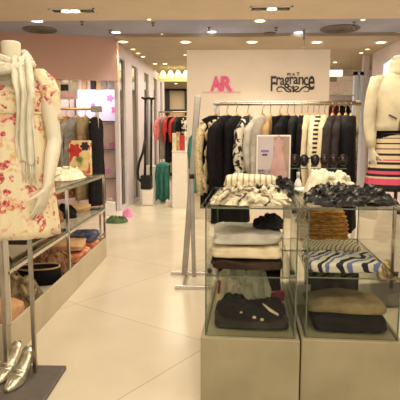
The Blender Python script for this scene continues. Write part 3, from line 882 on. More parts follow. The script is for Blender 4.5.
def display_table(loc, label, post):
    t = thing('display_table', label, 'display table', loc, TROT, 'glass display tables on concrete plinths')
    W_ = .438; y0, y1 = 0.0, TD; gi = .018; g = .006
    MB().box(0, W_, y0, y1, 0, PZ).build('plinth', M['concrete'], t, False, .004)
    G = [M['glass'], M['glass_edge']]
    a, b, c0, c1 = gi, W_ - gi, y0 + .025, y1 - .02
    glass_box(MB(), a, a + g, c0, c1, PZ, TZ).build('side_pane', G, t, False)
    glass_box(MB(), b - g, b, c0, c1, PZ, TZ).build('side_pane', G, t, False)
    glass_box(MB(), a + g, b - g, c0, c0 + g, PZ, SZ - g).build('front_pane', G, t, False)
    glass_box(MB(), a + g, b - g, c0 - .004, c1, SZ - g, SZ).build('middle_shelf', G, t, False)
    glass_box(MB(), -.004, W_ + .004, c0 - .012, c1 + .012, TZ, TZ + g).build('glass_top', G, t, False)
    for xx, zz in ((a + g + .012, SZ + .016), (b - g - .012, SZ + .016), (b - g - .012, TZ - .012)):
        MB().lathe([(0, -.01), (.01, -.008), (.01, .008), (0, .01)], (xx, c0 + .02, zz), 10).build('glass_clip', M['dark'], t)
    if post:
        MB().bar((W_ + .012, c0 + .01, PZ + .10), (W_ + .012, c0 + .01, TZ + .03), .014, .014).build('chrome_post', M['chrome'], t, False, .002)
        MB().lathe([(0, -.013), (.013, -.011), (.013, .011), (0, .013)], (W_ + .012, c0 + .01, TZ - .06), 12).build('post_clamp', M['steel'], t)
    return t


dt1 = display_table((xl, yf, 0), 'left glass display table on a concrete plinth, nearest the aisle', False)
ux = Vector((math.cos(TROT), math.sin(TROT), 0)); uy = Vector((-math.sin(TROT), math.cos(TROT), 0))
o2 = Vector((xl, yf, 0)) + Vector((.446, -.010, 0))
dt2 = display_table(o2, 'right glass display table on a concrete plinth, with a chrome corner post', True)
T1 = lambda x, y, z: Vector((xl, yf, z)) + ux * (x + .013) + uy * y
T2 = lambda x, y, z: o2 + Vector((0, 0, z)) + ux * (x + .013) + uy * y
TT = TZ + .0095; ST = SZ + .001; PT = PZ + .001

GT = 'folded garments on the glass display tables'
# --- top, left table
put('folded_blouse', soft_slab(.28, .24, .095, 11, .007, 3), M['stripe_v'], 'folded cream top with grey stripes on top of the left glass table', 'folded blouse', T1(.205, .60, TT), TROT, GT)
put('heaped_knit', crumple(.39, .38, .062, 12, freq=19, rough=1.6, folds=26, fr=.012), M['bw_knit'], 'heaped cream and black knit at the front of the left glass top', 'knitwear', T1(.20, .22, TT), TROT, GT)
put('scarf', crumple(.13, .26, .085, 13, freq=16), M['grey_knit'], 'dark crumpled scarf at the right edge of the left glass top', 'scarf', T1(.372, .56, TT), TROT, GT)
# --- top, right table
put('scarf', crumple(.27, .24, .110, 14, freq=16, rough=1.4, folds=20, fr=.016), M['ivory'], 'ivory crumpled scarf heaped on the right glass top', 'scarf', T2(.17, .58, TT), TROT, GT)
put('heaped_knit', crumple(.42, .36, .060, 15, freq=21, rough=1.7, folds=30, fr=.012), M['grey_knit'], 'black and grey crumpled knit along the front of the right glass top', 'knitwear', T2(.21, .22, TT), TROT, GT)
# --- middle shelf, left table: a stack of three
z = ST
o = put('folded_trousers', soft_slab(.33, .34, .045, 21, .009, 2), M['dark_brown'], 'dark brown folded garment, lowest of the stack on the left middle shelf', 'folded trousers', T1(.185, .26, z), TROT, GT)
put('folded_blouse', soft_slab(.33, .33, .058, 22, .009, 3), M['cream'], 'cream folded top in the middle of the stack on the left middle shelf', 'folded blouse', T1(.185, .26, z + .050), TROT, GT)
put('folded_blouse', soft_slab(.32, .34, .055, 23, .012, 2), M['light_grey'], 'grey folded top lying on the cream one on the left middle shelf', 'folded blouse', T1(.185, .27, z + .114), TROT, GT)
put('scarf', crumple(.15, .20, .05, 24, freq=14), M['black_knit'], 'small black crumpled scarf on the grey folded top, left middle shelf', 'scarf', T1(.29, .29, z + .176), TROT, GT)
# --- middle shelf, right table
put('folded_blouse', soft_slab(.33, .27, .055, 25, .010, 2), M['zebra'], 'navy, white and blue striped folded top at the front of the right middle shelf', 'folded blouse', T2(.18, .19, ST), TROT + .05, GT)
put('folded_shirt', soft_slab(.28, .24, .060, 26, .008, 3), M['stripe_fine'], 'grey pinstriped folded shirt in the middle of the right middle shelf', 'folded shirt', T2(.175, .46, ST), TROT - .06, GT)
put('belt', MB().tube([(.045 * math.cos(a) * (1 - a / 60), .045 * math.sin(a) * (1 - a / 60), .02 + .0006 * a) for a in [k * .4 for k in range(60)]], .009, 8, 2.2), M['black_gloss'], 'black rolled belt at the left of the right middle shelf', 'belt', T2(.065, .36, ST), 0)
# straw bag
bag = thing('straw_bag', 'woven straw handbag standing on the right middle shelf', 'handbag', T2(.172, .80, ST), TROT)
bag.scale = (.90, 1, 1.18)
rings = []
for i in range(9):
    f = i / 8; rings.append(ring_((.125 + .055 * math.sin(PI * (.25 + .6 * f))) * (1.0 - .12 * f) * (.9 if i == 0 else 1), .06 * (1 - .25 * f), .165 * f, 40, .015, 5, 1, .75))
sb = MB().loft(rings).build('bag_body', M['straw'], bag)
mb = MB()
for k in range(7):
    r = rings[1 + k]; mb.tube([Vector(p) * 1.0 + Vector((p[0] * .03, p[1] * .05, 0)) for p in r] + [Vector(r[0])], .004, 6)
mb.build('woven_bands', M['straw'], sb)
MB().tube([(.13 * math.cos(a), 0, .13 + .095 * math.sin(a)) for a in [PI * k / 14 for k in range(15)]], .008, 8).build('handle', M['straw'], bag)
MB().tube([(-.125 + .028 * math.cos(a), -.05, .13 + .028 * math.sin(a)) for a in [2 * PI * k / 16 for k in range(17)]], .006, 8).build('ring_fitting', M['dark_brown'], bag)

# --- lower case, left: heap of garments behind the front glass
put('folded_jacket', soft_slab(.35, .30, .05, 31, .008, 2), M['charcoal'], 'dark folded garment lowest in the left glass case', 'folded jacket', T1(.206, .24, PT), TROT, GT)
cd = thing('jacket', 'black jacket with pale buttons heaped in the left glass case', 'jacket', T1(.215, .20, PT + .056), TROT, GT)
jc = crumple(.36, .25, .085, 32, freq=10, folds=12, fr=.014).build('jacket_cloth', M['black'], cd)
for k, (x, y, zz) in enumerate(((-.05, -.102, .038), (.01, -.112, .018), (.045, -.110, .008))):
    MB().lathe([(0, -.006), (.008, -.005), (.008, .003), (0, .004)], (x, y - .016, zz), 10).build('button', M['cream'], jc)
MB().tube([(.05, -.07, .062), (.085, -.10, .042), (.12, -.105, .024)], [.004, .011, .008], 8, .4).build('white_trim', M['cream'], jc)
wb = thing('blouse', 'white ruffled blouse with a red trim behind the black jacket in the left glass case', 'blouse', T1(.175, .44, PT + .003), TROT, GT)
wbc = crumple(.31, .17, .20, 33, freq=18, rough=1.5, folds=34, fr=.018).build('blouse_cloth', M['ivory'], wb)
MB().tube([(-.13, -.072, .08), (-.128, -.076, .11), (-.124, -.07, .15)], [.006, .008, .006], 8, .6).build('red_trim', M['red'], wbc)
put('corsage', crumple(.075, .06, .055, 34, 50, 14, freq=30), M['red_ink'], 'small raspberry fabric flower beside the white ruffled blouse', 'corsage', T1(.345, .385, PT + .056), TROT)
put('folded_jacket', soft_slab(.36, .22, .23, 35, .010, 4), M['black'], 'black folded stack at the back of the left glass case', 'folded clothes', T1(.206, .68, PT), TROT, GT)
# --- lower case, right
put('folded_trousers', soft_slab(.33, .32, .075, 36, .008, 2, .18), M['black'], 'black folded trousers under the taupe sweater in the right glass case', 'folded trousers', T2(.215, .23, PT), TROT, GT)
put('folded_sweater', soft_slab(.36, .28, .050, 37, .012, 3, .3, .5, sag=.014), M['taupe'], 'taupe folded sweater on the black trousers in the right glass case', 'folded sweater', T2(.205, .225, PT + .083), TROT - .03, GT)
put('storage_box', MB().box(-.135, .135, -.10, .10, 0, .225), M['charcoal'], 'dark grey box at the back of the right glass case', 'box', T2(.215, .66, PT), TROT, smooth=False, bevel=.006)
put('paper_card', MB().box(-.035, .035, -.003, .003, 0, .11).box(-.035, .035, -.003, .05, 0, .004), M['white'], 'white card standing at the left inside the right glass case', 'card', T2(.045, .46, PT), TROT, smooth=False)

# --- framed dress form picture, on the back of the left glass top
pc = T1(.335, .83, TT)
pic = thing('picture_frame', 'framed photo of a pink dress form standing behind the left glass top', 'picture', pc, TROT)
pw = (atY(290, 160, pc.y).x - atY(256, 160, pc.y).x); pic.location.x = atY(273, 180, pc.y).x; ph = atY(270, 135, pc.y).z - pc.z
M['pic_bg'] = two_tone('picture_print_ground', [(0.3, (206, 198, 204)), (0.7, (188, 170, 160))], 3, 0.4, 2, bump=0)
M['pic_grad'] = plain('picture_print_taupe', (168, 142, 124), .4)
M['pic_dress'] = plain('picture_print_dress', (198, 158, 148), .4)
M['pic_dark'] = two_tone('picture_print_vanity', [(0.35, (70, 62, 64)), (0.6, (170, 164, 168))], 40, .4, bump=0)
M['purple'] = plain('picture_purple_ink', (150, 90, 170), .4)
MB().box(-pw / 2, pw / 2, 0, .02, 0, ph).build('frame_board', M['white'], pic, False, .002)
prn = MB().box(-pw / 2 + .008, pw / 2 - .008, -.003, 0, .008, ph - .008).build('print', M['pic_bg'], pic, False)
MB().box(0.0, pw / 2 - .010, -.004, -.0032, .010, ph - .010).build('print_wall', M['pic_grad'], prn, False)
# dress form silhouette in low relief
prof = [(.000, .0), (.050, .0), (.054, .10), (.046, .22), (.036, .36), (.030, .46), (.024, .52), (.020, .56), (.027, .62), (.031, .67), (.026, .70), (.012, .715), (.009, .74), (.012, .78), (.0, .79)]
sil = [(x, zz) for x, zz in prof] + [(-x, zz) for x, zz in reversed(prof[1:-1])]
mb = MB(); k = ph * 1.05
mb.loft([[(.028 + x * pw / .21, -.0065, .05 + zz * k) for x, zz in sil], [(.028 + x * pw / .21, -.004, .05 + zz * k) for x, zz in sil]])
mb.build('print_dress_form', M['pic_dress'], prn, False)
MB().box(-pw / 2 + .012, -.012, -.005, -.003, .03, .11).build('print_vanity', M['pic_dark'], prn, False)
MB().box(-pw / 2 + .026, -.028, -.005, -.003, ph * .68, ph * .72).build('print_caption', M['purple'], prn, False)
MB().box(-pw / 2 + .034, -.036, -.005, -.003, ph * .615, ph * .645).build('print_caption_dark', M['ink'], prn, False)

# --- sunglasses and perfume bottle at the back of the right glass top
def sunglasses(loc, label, rz):
    t = thing('sunglasses', label, 'sunglasses', loc, rz, 'sunglasses along the back of the right glass top')
    for s in (-1, 1):
        el = [(s * .034 + .029 * math.cos(a) * (1 + .08 * math.sin(a)), -.005 + .008 * abs(math.cos(a)), .045 + .026 * math.sin(a)) for a in [2 * PI * k / 24 for k in range(24)]]
        mb = MB(); mb.loft([[(x, y - .002, zz) for x, y, zz in el], [(x, y + .002, zz) for x, y, zz in el]]); ln_ = mb.build('lens', M['lens'], t)
        MB().tube([Vector(p) for p in el] + [Vector(el[0])], .0038, 6).build('rim', M['black_gloss'], ln_)
        MB().tube([(s * .064, .0, .055), (s * .068, .03, .056), (s * .066, .10, .052), (s * .062, .13, .03)], [.004, .0035, .003, .003], 6).build('temple_arm', M['black_gloss'], t)
    MB().tube([(-.010, -.004, .05), (0, -.004, .055), (.010, -.004, .05)], .003, 6).build('bridge', M['black_gloss'], t)
    return t


def riser(loc, label):
    t = thing('sunglasses_stand', label, 'display stand', loc, TROT, 'small clear sunglasses stands')
    MB().box(-.045, .045, -.02, .02, 0, .006).build('stand_foot', M['glass_edge'], t, False, .001)
    MB().box(-.006, .006, -.004, .004, .006, .112).build('stand_stem', M['glass_edge'], t, False, .001)
    MB().box(-.05, .05, -.006, .006, .112, .117).build('stand_bar', M['glass_edge'], t, False, .001)


for px, lab in ((299, 'left pair'), (319.5, 'middle pair'), (338, 'right pair')):
    y = .845; p = T2(0, y, TT); x = atY(px, 170, p.y).x
    loc = Vector((x, p.y - .004, TT))
    riser(loc, 'small stand under the %s of dark sunglasses' % lab.split()[0])
    sg = sunglasses(loc + Vector((0, 0, .118 - .012)), 'dark oversized sunglasses on the right glass top, %s of three' % lab, TROT); sg.scale = (.80, .90, 1.25)
p = T2(.03, .745, TT)
pb = thing('perfume_bottle', 'small white bottle with a slim neck left of the sunglasses', 'bottle', p)
MB().lathe([(0, 0), (.022, 0), (.022, .03), (.014, .055), (.009, .06), (.009, .07), (0, .07)], n=18).build('bottle_body', M['white'], pb)
MB().lathe([(0, .07), (.011, .07), (.010, .10), (0, .102)], n=14).build('bottle_cap', M['light_grey'], pb)
put('tissue_sheet', soft_slab(.12, .10, .018, 71, .006, 1), M['white'], 'small folded white cloth in front of the white bottle', 'cloth', T2(.065, .67, TT), .3)


# ------------------------------------------------------------------ mannequins
def finger(mb, base, d, up, lens, r, curl):
    d = Vector(d).normalized(); up = Vector(up).normalized(); p = Vector(base); pts = [p - d * .012]; rr = [r * 1.05]
    pts.append(p); rr.append(r)
    ang = 0
    for k, l in enumerate(lens):
        ang += curl; dd = (d * math.cos(ang) + up * math.sin(ang)).normalized()
        p = p + dd * l; pts.append(p); rr.append(r * (1 - .14 * (k + 1)))
    pts.append(p + dd * r * .6); rr.append(r * .3)
    mb.tube(pts, rr, 8)


def hand(mb, wrist, d, side, palm_n):
    """wrist point, direction of the fingers, direction from little finger to thumb, palm normal"""
    w0 = Vector(wrist); d = Vector(d).normalized(); s = Vector(side); s = (s - d * s.dot(d)).normalized(); n_ = Vector(palm_n); n_ = (n_ - d * n_.dot(d) - s * n_.dot(s)).normalized()
    rings = []
    for f, hw_, ht in ((-.01, .021, .017), (.02, .026, .016), (.05, .036, .0145), (.08, .038, .0125), (.092, .034, .010)):
        rings.append([w0 + d * f + s * hw_ * math.cos(a) + n_ * ht * math.sin(a) for a in [2 * PI * k / 14 for k in range(14)]])
    mb.loft(rings)
    for off, L, k in ((.028, .070, 1.0), (.0095, .078, 1.0), (-.009, .072, 1.0), (-.027, .056, .9)):
        finger(mb, w0 + d * .085 + s * off, d + s * off * 1.6, n_, (L * .45, L * .32, L * .25), .0085 * k, .16)
    finger(mb, w0 + d * .032 + s * .028, d * .75 + s * .55 + n_ * .2, n_, (.034, .028, .02), .0105, .12)


def mannequin_body(t, dz, arm_l, arm_r, z_lo=.62):
    mb = MB()
    prof = [(z_lo, .12, .10, 0), (.78, .165, .118, 0), (.90, .172, .12, .0), (1.0, .15, .105, 0), (1.10, .122, .09, 0), (1.18, .122, .092, -.005), (1.27, .138, .112, -.018), (1.33, .148, .108, -.012), (1.40, .160, .088, 0), (1.45, .165, .075, .006), (1.485, .135, .066, .010), (1.51, .085, .058, .012), (1.535, .056, .052, .010), (1.57, .048, .048, .004), (1.60, .0465, .0475, -.002), (1.632, .048, .049, -.004), (1.638, .040, .041, -.004)]
    mb.loft([ring_(a, b, z + dz, 36, cy=cy) for z, a, b, cy in prof])
    for arm, s in ((arm_l, -1), (arm_r, 1)):
        sh, el, wr = [Vector(v) + Vector((0, 0, dz)) for v in arm[:3]]
        pts = [sh + Vector((-s * .05, 0, .01)), sh, sh.lerp(el, .35), sh.lerp(el, .75), el, el.lerp(wr, .3), el.lerp(wr, .75), wr]
        mb.tube(pts, [.045, .05, .044, .038, .036, .037, .028, .022], 16)
        hand(mb, wr, arm[3], arm[4], arm[5])
    o = mb.build('body', M['skin'], t)
    md = o.modifiers.new('fuse', 'REMESH'); md.mode = 'VOXEL'; md.voxel_size = .0055; md.use_smooth_shade = True
    md = o.modifiers.new('relax', 'SMOOTH'); md.iterations = 3; md.factor = .5
    return o


# --- left: floral dress mannequin on two square posts
mx, my = -.925, 2.275
m1 = thing('mannequin', 'headless cream mannequin in a floral dress and knitted scarf on two posts', 'mannequin', (mx, my, 0))
DZ = -.003
mannequin_body(m1, DZ, ((-.175, 0, 1.43), (-.205, .01, 1.18), (-.19, -.04, .96), (.0, -.15, -1), (.3, -1, 0), (1, 0, 0)),
               ((.172, 0, 1.43), (.212, -.025, 1.19), (.200, -.125, .985), (-.36, -.16, -1), (-.45, -1, .1), (-1, .45, .2)), .80)
MB().box(-.38, .175, -.86, .147, 0, .022).build('base_slab', M['slab'], m1, False, .004)
for px in (2.5, 31.5):
    x = (atZ(px + 1.8, 375, .022).x - mx) / .9
    MB().bar((x, .06, .022), (x, .06, .76), .021, .021).build('stand_post', M['steel'], m1, False, .002)
MB().bar(((atZ(4.3, 375, .02).x - mx) / .9, .06, .75), ((atZ(33.3, 375, .02).x - mx) / .9, .06, .75), .021, .021).build('cross_bar', M['steel'], m1, False, .002)

m1.scale = (.90, .93, 1)
# dress: bodice, skirt, puff sleeves
HEMZ = atY(12, 239, my - .15).z
rings = []
for z, a, b, cy, f in ((1.435, .160, .088, 0, 0), (1.41, .164, .098, -.004, .004), (1.38, .162, .116, -.012, .01), (1.35, .156, .122, -.016, .012), (1.318, .150, .120, -.014, .004), (1.312, .148, .118, -.014, 0)):
    rings.append(ring_(a, b, z + DZ, 72, f, 13, .4, cy=cy))
bod = MB().loft(rings, False, False).build('bodice', M['floral'], m1, solid=.006)
rings = []
for i in range(15):
    f = i / 14; z = 1.315 - (1.315 - HEMZ) * f; g = f ** .9
    rings.append(ring_(.149 + .066 * g, .120 + .055 * g, z + DZ + (.006 * math.sin(3) if i == 14 else 0), 96, .022 * f + .004, 11, .7 + .4 * f, cy=-.01))
MB().loft(rings, False, False).build('skirt', M['floral'], m1, solid=.005)
mb = MB()
ring0 = ring_(.151, .122, 1.315 + DZ, 60, cy=-.013); mb.tube([Vector(p) for p in ring0] + [Vector(ring0[0])], .006, 8); mb.build('waist_seam', M['cream'], m1)
for s in (-1, 1):
    pts = [(s * .105, 0, 1.49), (s * .140, 0, 1.478), (s * .166, 0, 1.45), (s * .184, .002, 1.40), (s * .191, .004, 1.35), (s * .194, .005, 1.315), (s * .197, .005, 1.285)]
    MB().tube(pts, [.028, .044, .055, .058, .052, .044, .054], 36, .95, fold=lambda i, a: .05 * math.sin(9 * a + i * .8) * min(1, i / 2)).build('puff_sleeve', M['floral'], m1)
mb = MB()
for k in range(5):        # gathered lace at the neckline
    zz = 1.405 - .022 * k
    mb.tube([(x, -.098 - .012 * math.sin(PI * (x + .13) / .26) - .006 * k + .004 * math.sin(x * 90 + k), zz + .006 * math.sin(x * 70 + k * 2) + .16 * (x ** 2)) for x in [-.125 + .25 * j / 30 for j in range(31)]], .008, 6)
mb.build('lace_neckline', M['cream'], bod)
# scarf: loop round the neck and a long tail
sc_ = MB()
for k in range(3):
    rr = .066 + .016 * k; zz = 1.562 - .021 * k
    sc_.tube([(rr * 1.12 * math.cos(a), .0 + rr * math.sin(a) - .012 * k - .006, zz + .012 * math.sin(2 * a + k) + .018 * math.sin(a)) for a in [2 * PI * j / 36 for j in range(37)]], .018, 14, 1.0, fold=lambda i, a: .14 * math.sin(5 * a + i * .5))
sc_.build('scarf_loop', M['scarf'], m1)


def tail(u, v):
    w_ = .042 + .006 * math.sin(v * 9)
    x = .075 + .042 * min(1, v * 3) + (u - .5) * 2 * w_ + .010 * math.sin(v * 6)
    z = 1.55 - .46 * v + .010 * math.sin(u * 7)
    y = -.075 - .065 * min(1, v * 4) - .011 * math.sin(u * 16.5 + v * 3) - .02 * math.sin(PI * min(1, v * 1.4))
    return (x, y, z)


mb = MB(); mb.grid(tail, 28, 50); stl = mb.build('scarf_tail', M['scarf'], m1, solid=.010)
mb = MB()
for k in range(13):
    p = Vector(tail(k / 12, 1)); mb.tube([p, p + Vector((.004 * math.sin(k), 0, -.04)), p + Vector((.008 * math.sin(k * 2), -.004, -.095))], [.004, .0035, .002], 5)
mb.build('scarf_fringe', M['scarf'], stl)
MB().tube([(.05 * math.sin(a) * 1.0, -.085 - .03 * (1 - abs(a) / 1.5), 1.50 - .05 * math.cos(a)) for a in [-1.4 + .2 * k for k in range(15)]], .0022, 5).build('necklace', M['gold'], m1)


# --- right: jacket and striped skirt mannequin
nx, ny = atY(396.5, 130, 3.78).x, 3.78
m2 = thing('mannequin', 'headless cream mannequin in a cream jacket and pink striped skirt', 'mannequin', (nx, ny, 0), R(8))
D2 = atY(395, 54, 3.78).z - 1.650
mannequin_body(m2, D2, ((-.172, 0, 1.43), (-.215, .012, 1.18), (-.195, -.02, .95), (.05, -.12, -1), (.2, -1, 0), (1, 0, 0)),
               ((.172, 0, 1.43), (.215, .012, 1.18), (.2, -.03, .95), (-.05, -.12, -1), (-.2, -1, 0), (-1, 0, 0)), .82)
MB().box(-.27, .28, -.36, .16, 0, .022).build('base_slab', M['slab'], m2, False, .004)
MB().tube([(0.03, .02, .022), (.03, .02, .84 + D2)], .014, 12).build('stand_pole', M['chrome'], m2)
# jacket: open front, stand collar, sleeves
rings = []
for i, (z, a, b, cy) in enumerate(((1.505, .10, .068, .012), (1.48, .15, .078, .010), (1.44, .186, .092, .004), (1.36, .178, .118, -.012), (1.28, .166, .128, -.018), (1.18, .158, .118, -.01), (1.13, .164, .116, -.004), (1.085, .172, .122, 0))):
    rg = []
    for k in range(61):   # open in the front (a gap around -90 degrees)
        gap = .13 + .02 * i
        a_ = -PI / 2 + gap + (2 * PI - 2 * gap) * k / 60
        rg.append((a * math.cos(a_), cy + b * math.sin(a_), z + D2))
    rings.append(rg)
mb = MB(); mb.add([p for r in rings for p in r], [(i * 61 + j, i * 61 + j + 1, (i + 1) * 61 + j + 1, (i + 1) * 61 + j) for i in range(len(rings) - 1) for j in range(60)])
M['jacket'] = plain('cream_leather_jacket', (222, 210, 176), .55, 0, .06, 12, .5, 22)
jb = mb.build('jacket_body', M['jacket'], m2, solid=.010)
rings = []
for z, a, b in ((1.49, .098, .075), (1.53, .074, .07), (1.575, .064, .062), (1.60, .066, .064)):
    rings.append([(a * math.cos(t_), .006 + b * math.sin(t_), z + D2) for t_ in [-PI / 2 + .25 + (2 * PI - .5) * k / 40 for k in range(41)]])
mb = MB(); mb.add([p for r in rings for p in r], [(i * 41 + j, i * 41 + j + 1, (i + 1) * 41 + j + 1, (i + 1) * 41 + j) for i in range(3) for j in range(40)])
mb.build('stand_collar', M['jacket'], jb, solid=.008)
for s in (-1, 1):
    pts = [(s * .13, 0, 1.455 + D2), (s * .175, 0, 1.45 + D2), (s * .198, .003, 1.36 + D2), (s * .214, .010, 1.22 + D2), (s * .216, .008, 1.12 + D2), (s * .205, -.008, 1.02 + D2), (s * .199, -.015, .965 + D2)]
    MB().tube(pts, [.043, .053, .048, .043, .040, .036, .035], 24, 1.0, fold=lambda i, a: .05 * math.sin(4 * a + i * 2.1)).build('jacket_sleeve', M['jacket'], m2)
for s in (-1, 1): MB().bar((s * .075, -.136, 1.17 + D2), (s * .125, -.112, 1.20 + D2), .010, .010).build('zip_pocket', M['dark'], jb, False)
mb = MB()
for s in (-1, 1): mb.tube([(s * .018, -.062, 1.505 + D2), (s * .030, -.108, 1.38 + D2), (s * .034, -.142, 1.28 + D2), (s * .042, -.128, 1.16 + D2), (s * .05, -.125, 1.085 + D2)], .005, 6)
mb.build('front_zip', M['steel'], jb)
rings = [ring_(.150, b, z + D2, 40, cy=cy) for z, b, cy in ((1.42, .09, 0), (1.34, .114, -.014), (1.26, .118, -.02), (1.16, .100, -.008), (1.02, .112, 0))]
MB().loft(rings, False, False).build('inner_top', M['black'], m2)
# skirt: stripes by height
m_, nt, b_ = base_mat('striped_skirt_cloth', .8)
v_ = coords(nt); sp_ = N(nt, 'ShaderNodeSeparateXYZ'); nt.links.new(v_, sp_.inputs[0])
zt_, zb_ = 1.07 + D2, .64 + D2
mr_ = N(nt, 'ShaderNodeMapRange'); mr_.inputs['From Min'].default_value = zt_; mr_.inputs['From Max'].default_value = zb_
nt.links.new(sp_.outputs['Z'], mr_.inputs['Value'])
CR, BK, PK, GY = (222, 200, 160), (26, 22, 24), (220, 84, 112), (120, 100, 90)
nt.links.new(ramp(nt, mr_.outputs[0], [(0, CR), (.08, GY), (.10, CR), (.17, BK), (.195, CR), (.26, GY), (.285, CR), (.35, BK), (.39, CR), (.45, PK), (.475, CR), (.50, BK), (.54, CR), (.60, BK), (.65, PK), (.705, BK), (.75, CR), (.78, PK), (.885, BK)], 'CONSTANT'), b_.inputs['Base Color'])
M['skirt'] = m_
rings = []
for i in range(16):
    f = i / 15; z = zt_ - (zt_ - zb_) * f
    rings.append(ring_(.130 + .095 * f ** .75, .105 + .075 * f ** .75, z, 120, .018 * min(1, f * 3), 16, .3))
MB().loft(rings, False, False).build('skirt', M['skirt'], m2, solid=.005)
rg = ring_(.138, .113, 1.065 + D2, 60); MB().tube([Vector(p) for p in rg] + [Vector(rg[0])], .013, 8, .5).build('belt', M['black_gloss'], m2)


# ------------------------------------------------------------------ shoes
def shoe(label, loc, rz, mat, group, straps=False):
    t = thing('high_heel_shoe', label, 'shoe', loc, rz, group)
    L_ = .235
    st_ = [(0.0, .006, .0), (.03, .026, .0), (.07, .036, .0), (.11, .036, .004), (.15, .028, .022), (.19, .027, .048), (.22, .026, .062), (.237, .016, .066)]  # y from the toe, half width, sole height
    def outline(y):
        for i in range(len(st_) - 1):
            a, b = st_[i], st_[i + 1]
            if a[0] <= y <= b[0]:
                f = (y - a[0]) / (b[0] - a[0]); return a[1] + (b[1] - a[1]) * f, a[2] + (b[2] - a[2]) * f
        return st_[-1][1], st_[-1][2]
    ny_ = 24; so = []
    for i in range(ny_ + 1):
        y = L_ * i / ny_; hw_, z = outline(y)
        so.append([(-hw_, y, z), (hw_, y, z), (hw_, y, z + .007), (-hw_, y, z + .007)])
    MB().loft(so).build('sole', M['insole'], t)
    # upper: toe cap closing over, open throat, side walls and heel cup
    mb = MB()
    def fn(u, v):
        y = .001 + L_ * v; hw_, z = outline(y); a = PI * u
        if v < .24: cover = 1.0
        elif v < .36: cover = 1 - (v - .24) / .12 * .72
        else: cover = .28
        ht = .040 if v > .5 else .010 + .036 * (v / .5) ** .7
        if v > .8: ht = .040 + .016 * (v - .8) / .2
        ang = (PI / 2) * cover
        if u < .5: th = u * 2 * ang
        else: th = PI - (1 - u) * 2 * ang
        cx = math.cos(th); sx_ = math.sin(th) / max(.2, math.sin(max(ang, .3)))
        return (cx * hw_ * 1.06, y, z + .004 + ht * min(1.0, sx_))
    for side in (0, 1):
        mb.grid(lambda u, v, side=side: fn(u * .5 + .5 * side, v), 8, 34)
    hw_, z = outline(L_)
    mb.grid(lambda u, v: (hw_ * 1.06 * math.cos(PI * u), L_ + .012 * math.sin(PI * u), z + .004 + .056 * v), 10, 5)
    upp = mb.build('upper', M[mat], t, solid=.003)
    MB().lathe([(.004, 0), (.006, .003), (.006, .03), (.012, .058), (.02, .066)], (0, L_ - .014, 0), 12).build('heel', M[mat], t)
    if straps:
        for yy in (.095, .125):
            hw_, z = outline(yy)
            MB().tube([(hw_ * 1.08 * math.cos(a), yy - .02 * math.sin(a), z + .01 + .042 * math.sin(a)) for a in [PI * k / 10 for k in range(11)]], .0055, 6, .6).build('strap', M[mat], upp)
    return t


z0 = .0225
for px, py, lab in ((3.5, 389, 'silver high heel cut by the left photo edge on the grey slab'), (15.5, 396, 'silver strappy high heel on the grey slab beside the steel post')):
    p = atZ(px - 9, py - 3, z0); shoe(lab, (p.x, p.y, z0), R(-6), 'silver', 'silver shoes under the floral mannequin', True)
for px, lab in ((384.5, 'left shoe of the gold pair at the jacket mannequin base'), (394.5, 'right shoe of the gold pair at the jacket mannequin base')):
    p = atZ(px, 281.5, z0); shoe(lab, (p.x, p.y, z0), R(-4), 'gold', 'gold shoes under the jacket mannequin')

# ------------------------------------------------------------------ left gondola rack
GX = -1.09; GW = .60; gy0, gy1 = 2.50, 4.86
gr = thing('display_rack', 'long low chrome and glass display rack with a pale stone base along the left', 'display rack', (GX - GW / 2, (gy0 + gy1) / 2, 0))
gx = GW / 2; gl = (gy1 - gy0) / 2
MB().box(-gx + .016, gx - .016, -gl + .016, gl - .016, 0, .13).build('base', M['rack_base'], gr, False)
for a_ in ((gx - .016, gx, -gl, gl), (-gx, -gx + .016, -gl, gl), (-gx + .016, gx - .016, gl - .016, gl), (-gx + .016, gx - .016, -gl, -gl + .016)): MB().box(a_[0], a_[1], a_[2], a_[3], 0, .20).build('side_panel', M['rack_base'], gr, False, .002)
ycs = [gl - .012, 3.61 - (gy0 + gy1) / 2, -gl + .012]
for yy in ycs:
    for s in (-1, 1):
        MB().bar((s * (gx - .011), yy, .20), (s * (gx - .011), yy, .84), .022, .022).build('post', M['chrome'], gr, False, .002)
for zz in (.486, .825):
    for s in (-1, 1): MB().bar((s * (gx - .011), -gl, zz), (s * (gx - .011), gl, zz), .018, .022).build('side_rail', M['chrome'], gr, False, .002)
    for yy in ycs: MB().bar((-gx, yy, zz), (gx, yy, zz), .018, .018).build('end_rail', M['chrome'], gr, False, .002)
    glass_box(MB(), -gx + .02, gx - .02, -gl + .01, gl - .01, zz + .013, zz + .021).build('glass_shelf', [M['glass'], M['glass_edge']], gr, False)
GS = 'garments on the left display rack'
Z1, Z2, Z3 = .131, .486 + .022, .825 + .022
xr = GX - .02
# base level, from the far end towards the camera
put('folded_shirt', soft_slab(.44, .34, .085, 41, .014, 3), M['orange'], 'coral print folded shirt at the far end of the rack base', 'folded shirt', (xr - .24, 4.62, Z1), .06, GS)
put('folded_shirt', soft_slab(.44, .34, .075, 42, .014, 3), M['blue'], 'blue and navy print folded shirt lying on the coral one', 'folded shirt', (xr - .24, 4.62, Z1 + .093), .04, GS)
put('folded_blouse', soft_slab(.46, .36, .09, 43, .014, 3), M['orange'], 'coral print folded blouse in front of the blue folded shirt', 'folded blouse', (xr - .245, 4.22, Z1), -.05, GS)
put('folded_blouse', soft_slab(.40, .32, .06, 44, .014, 2), M['peach'], 'peach folded blouse lying on the nearer coral one', 'folded blouse', (xr - .24, 4.22, Z1 + .098), .06, GS)
put('scarf', crumple(.46, .32, .19, 45, freq=10, folds=16, fr=.016), M['brown'], 'brown print scarf heap behind the black bag on the rack base', 'scarf', (xr - .26, 3.84, Z1), 0, GS)
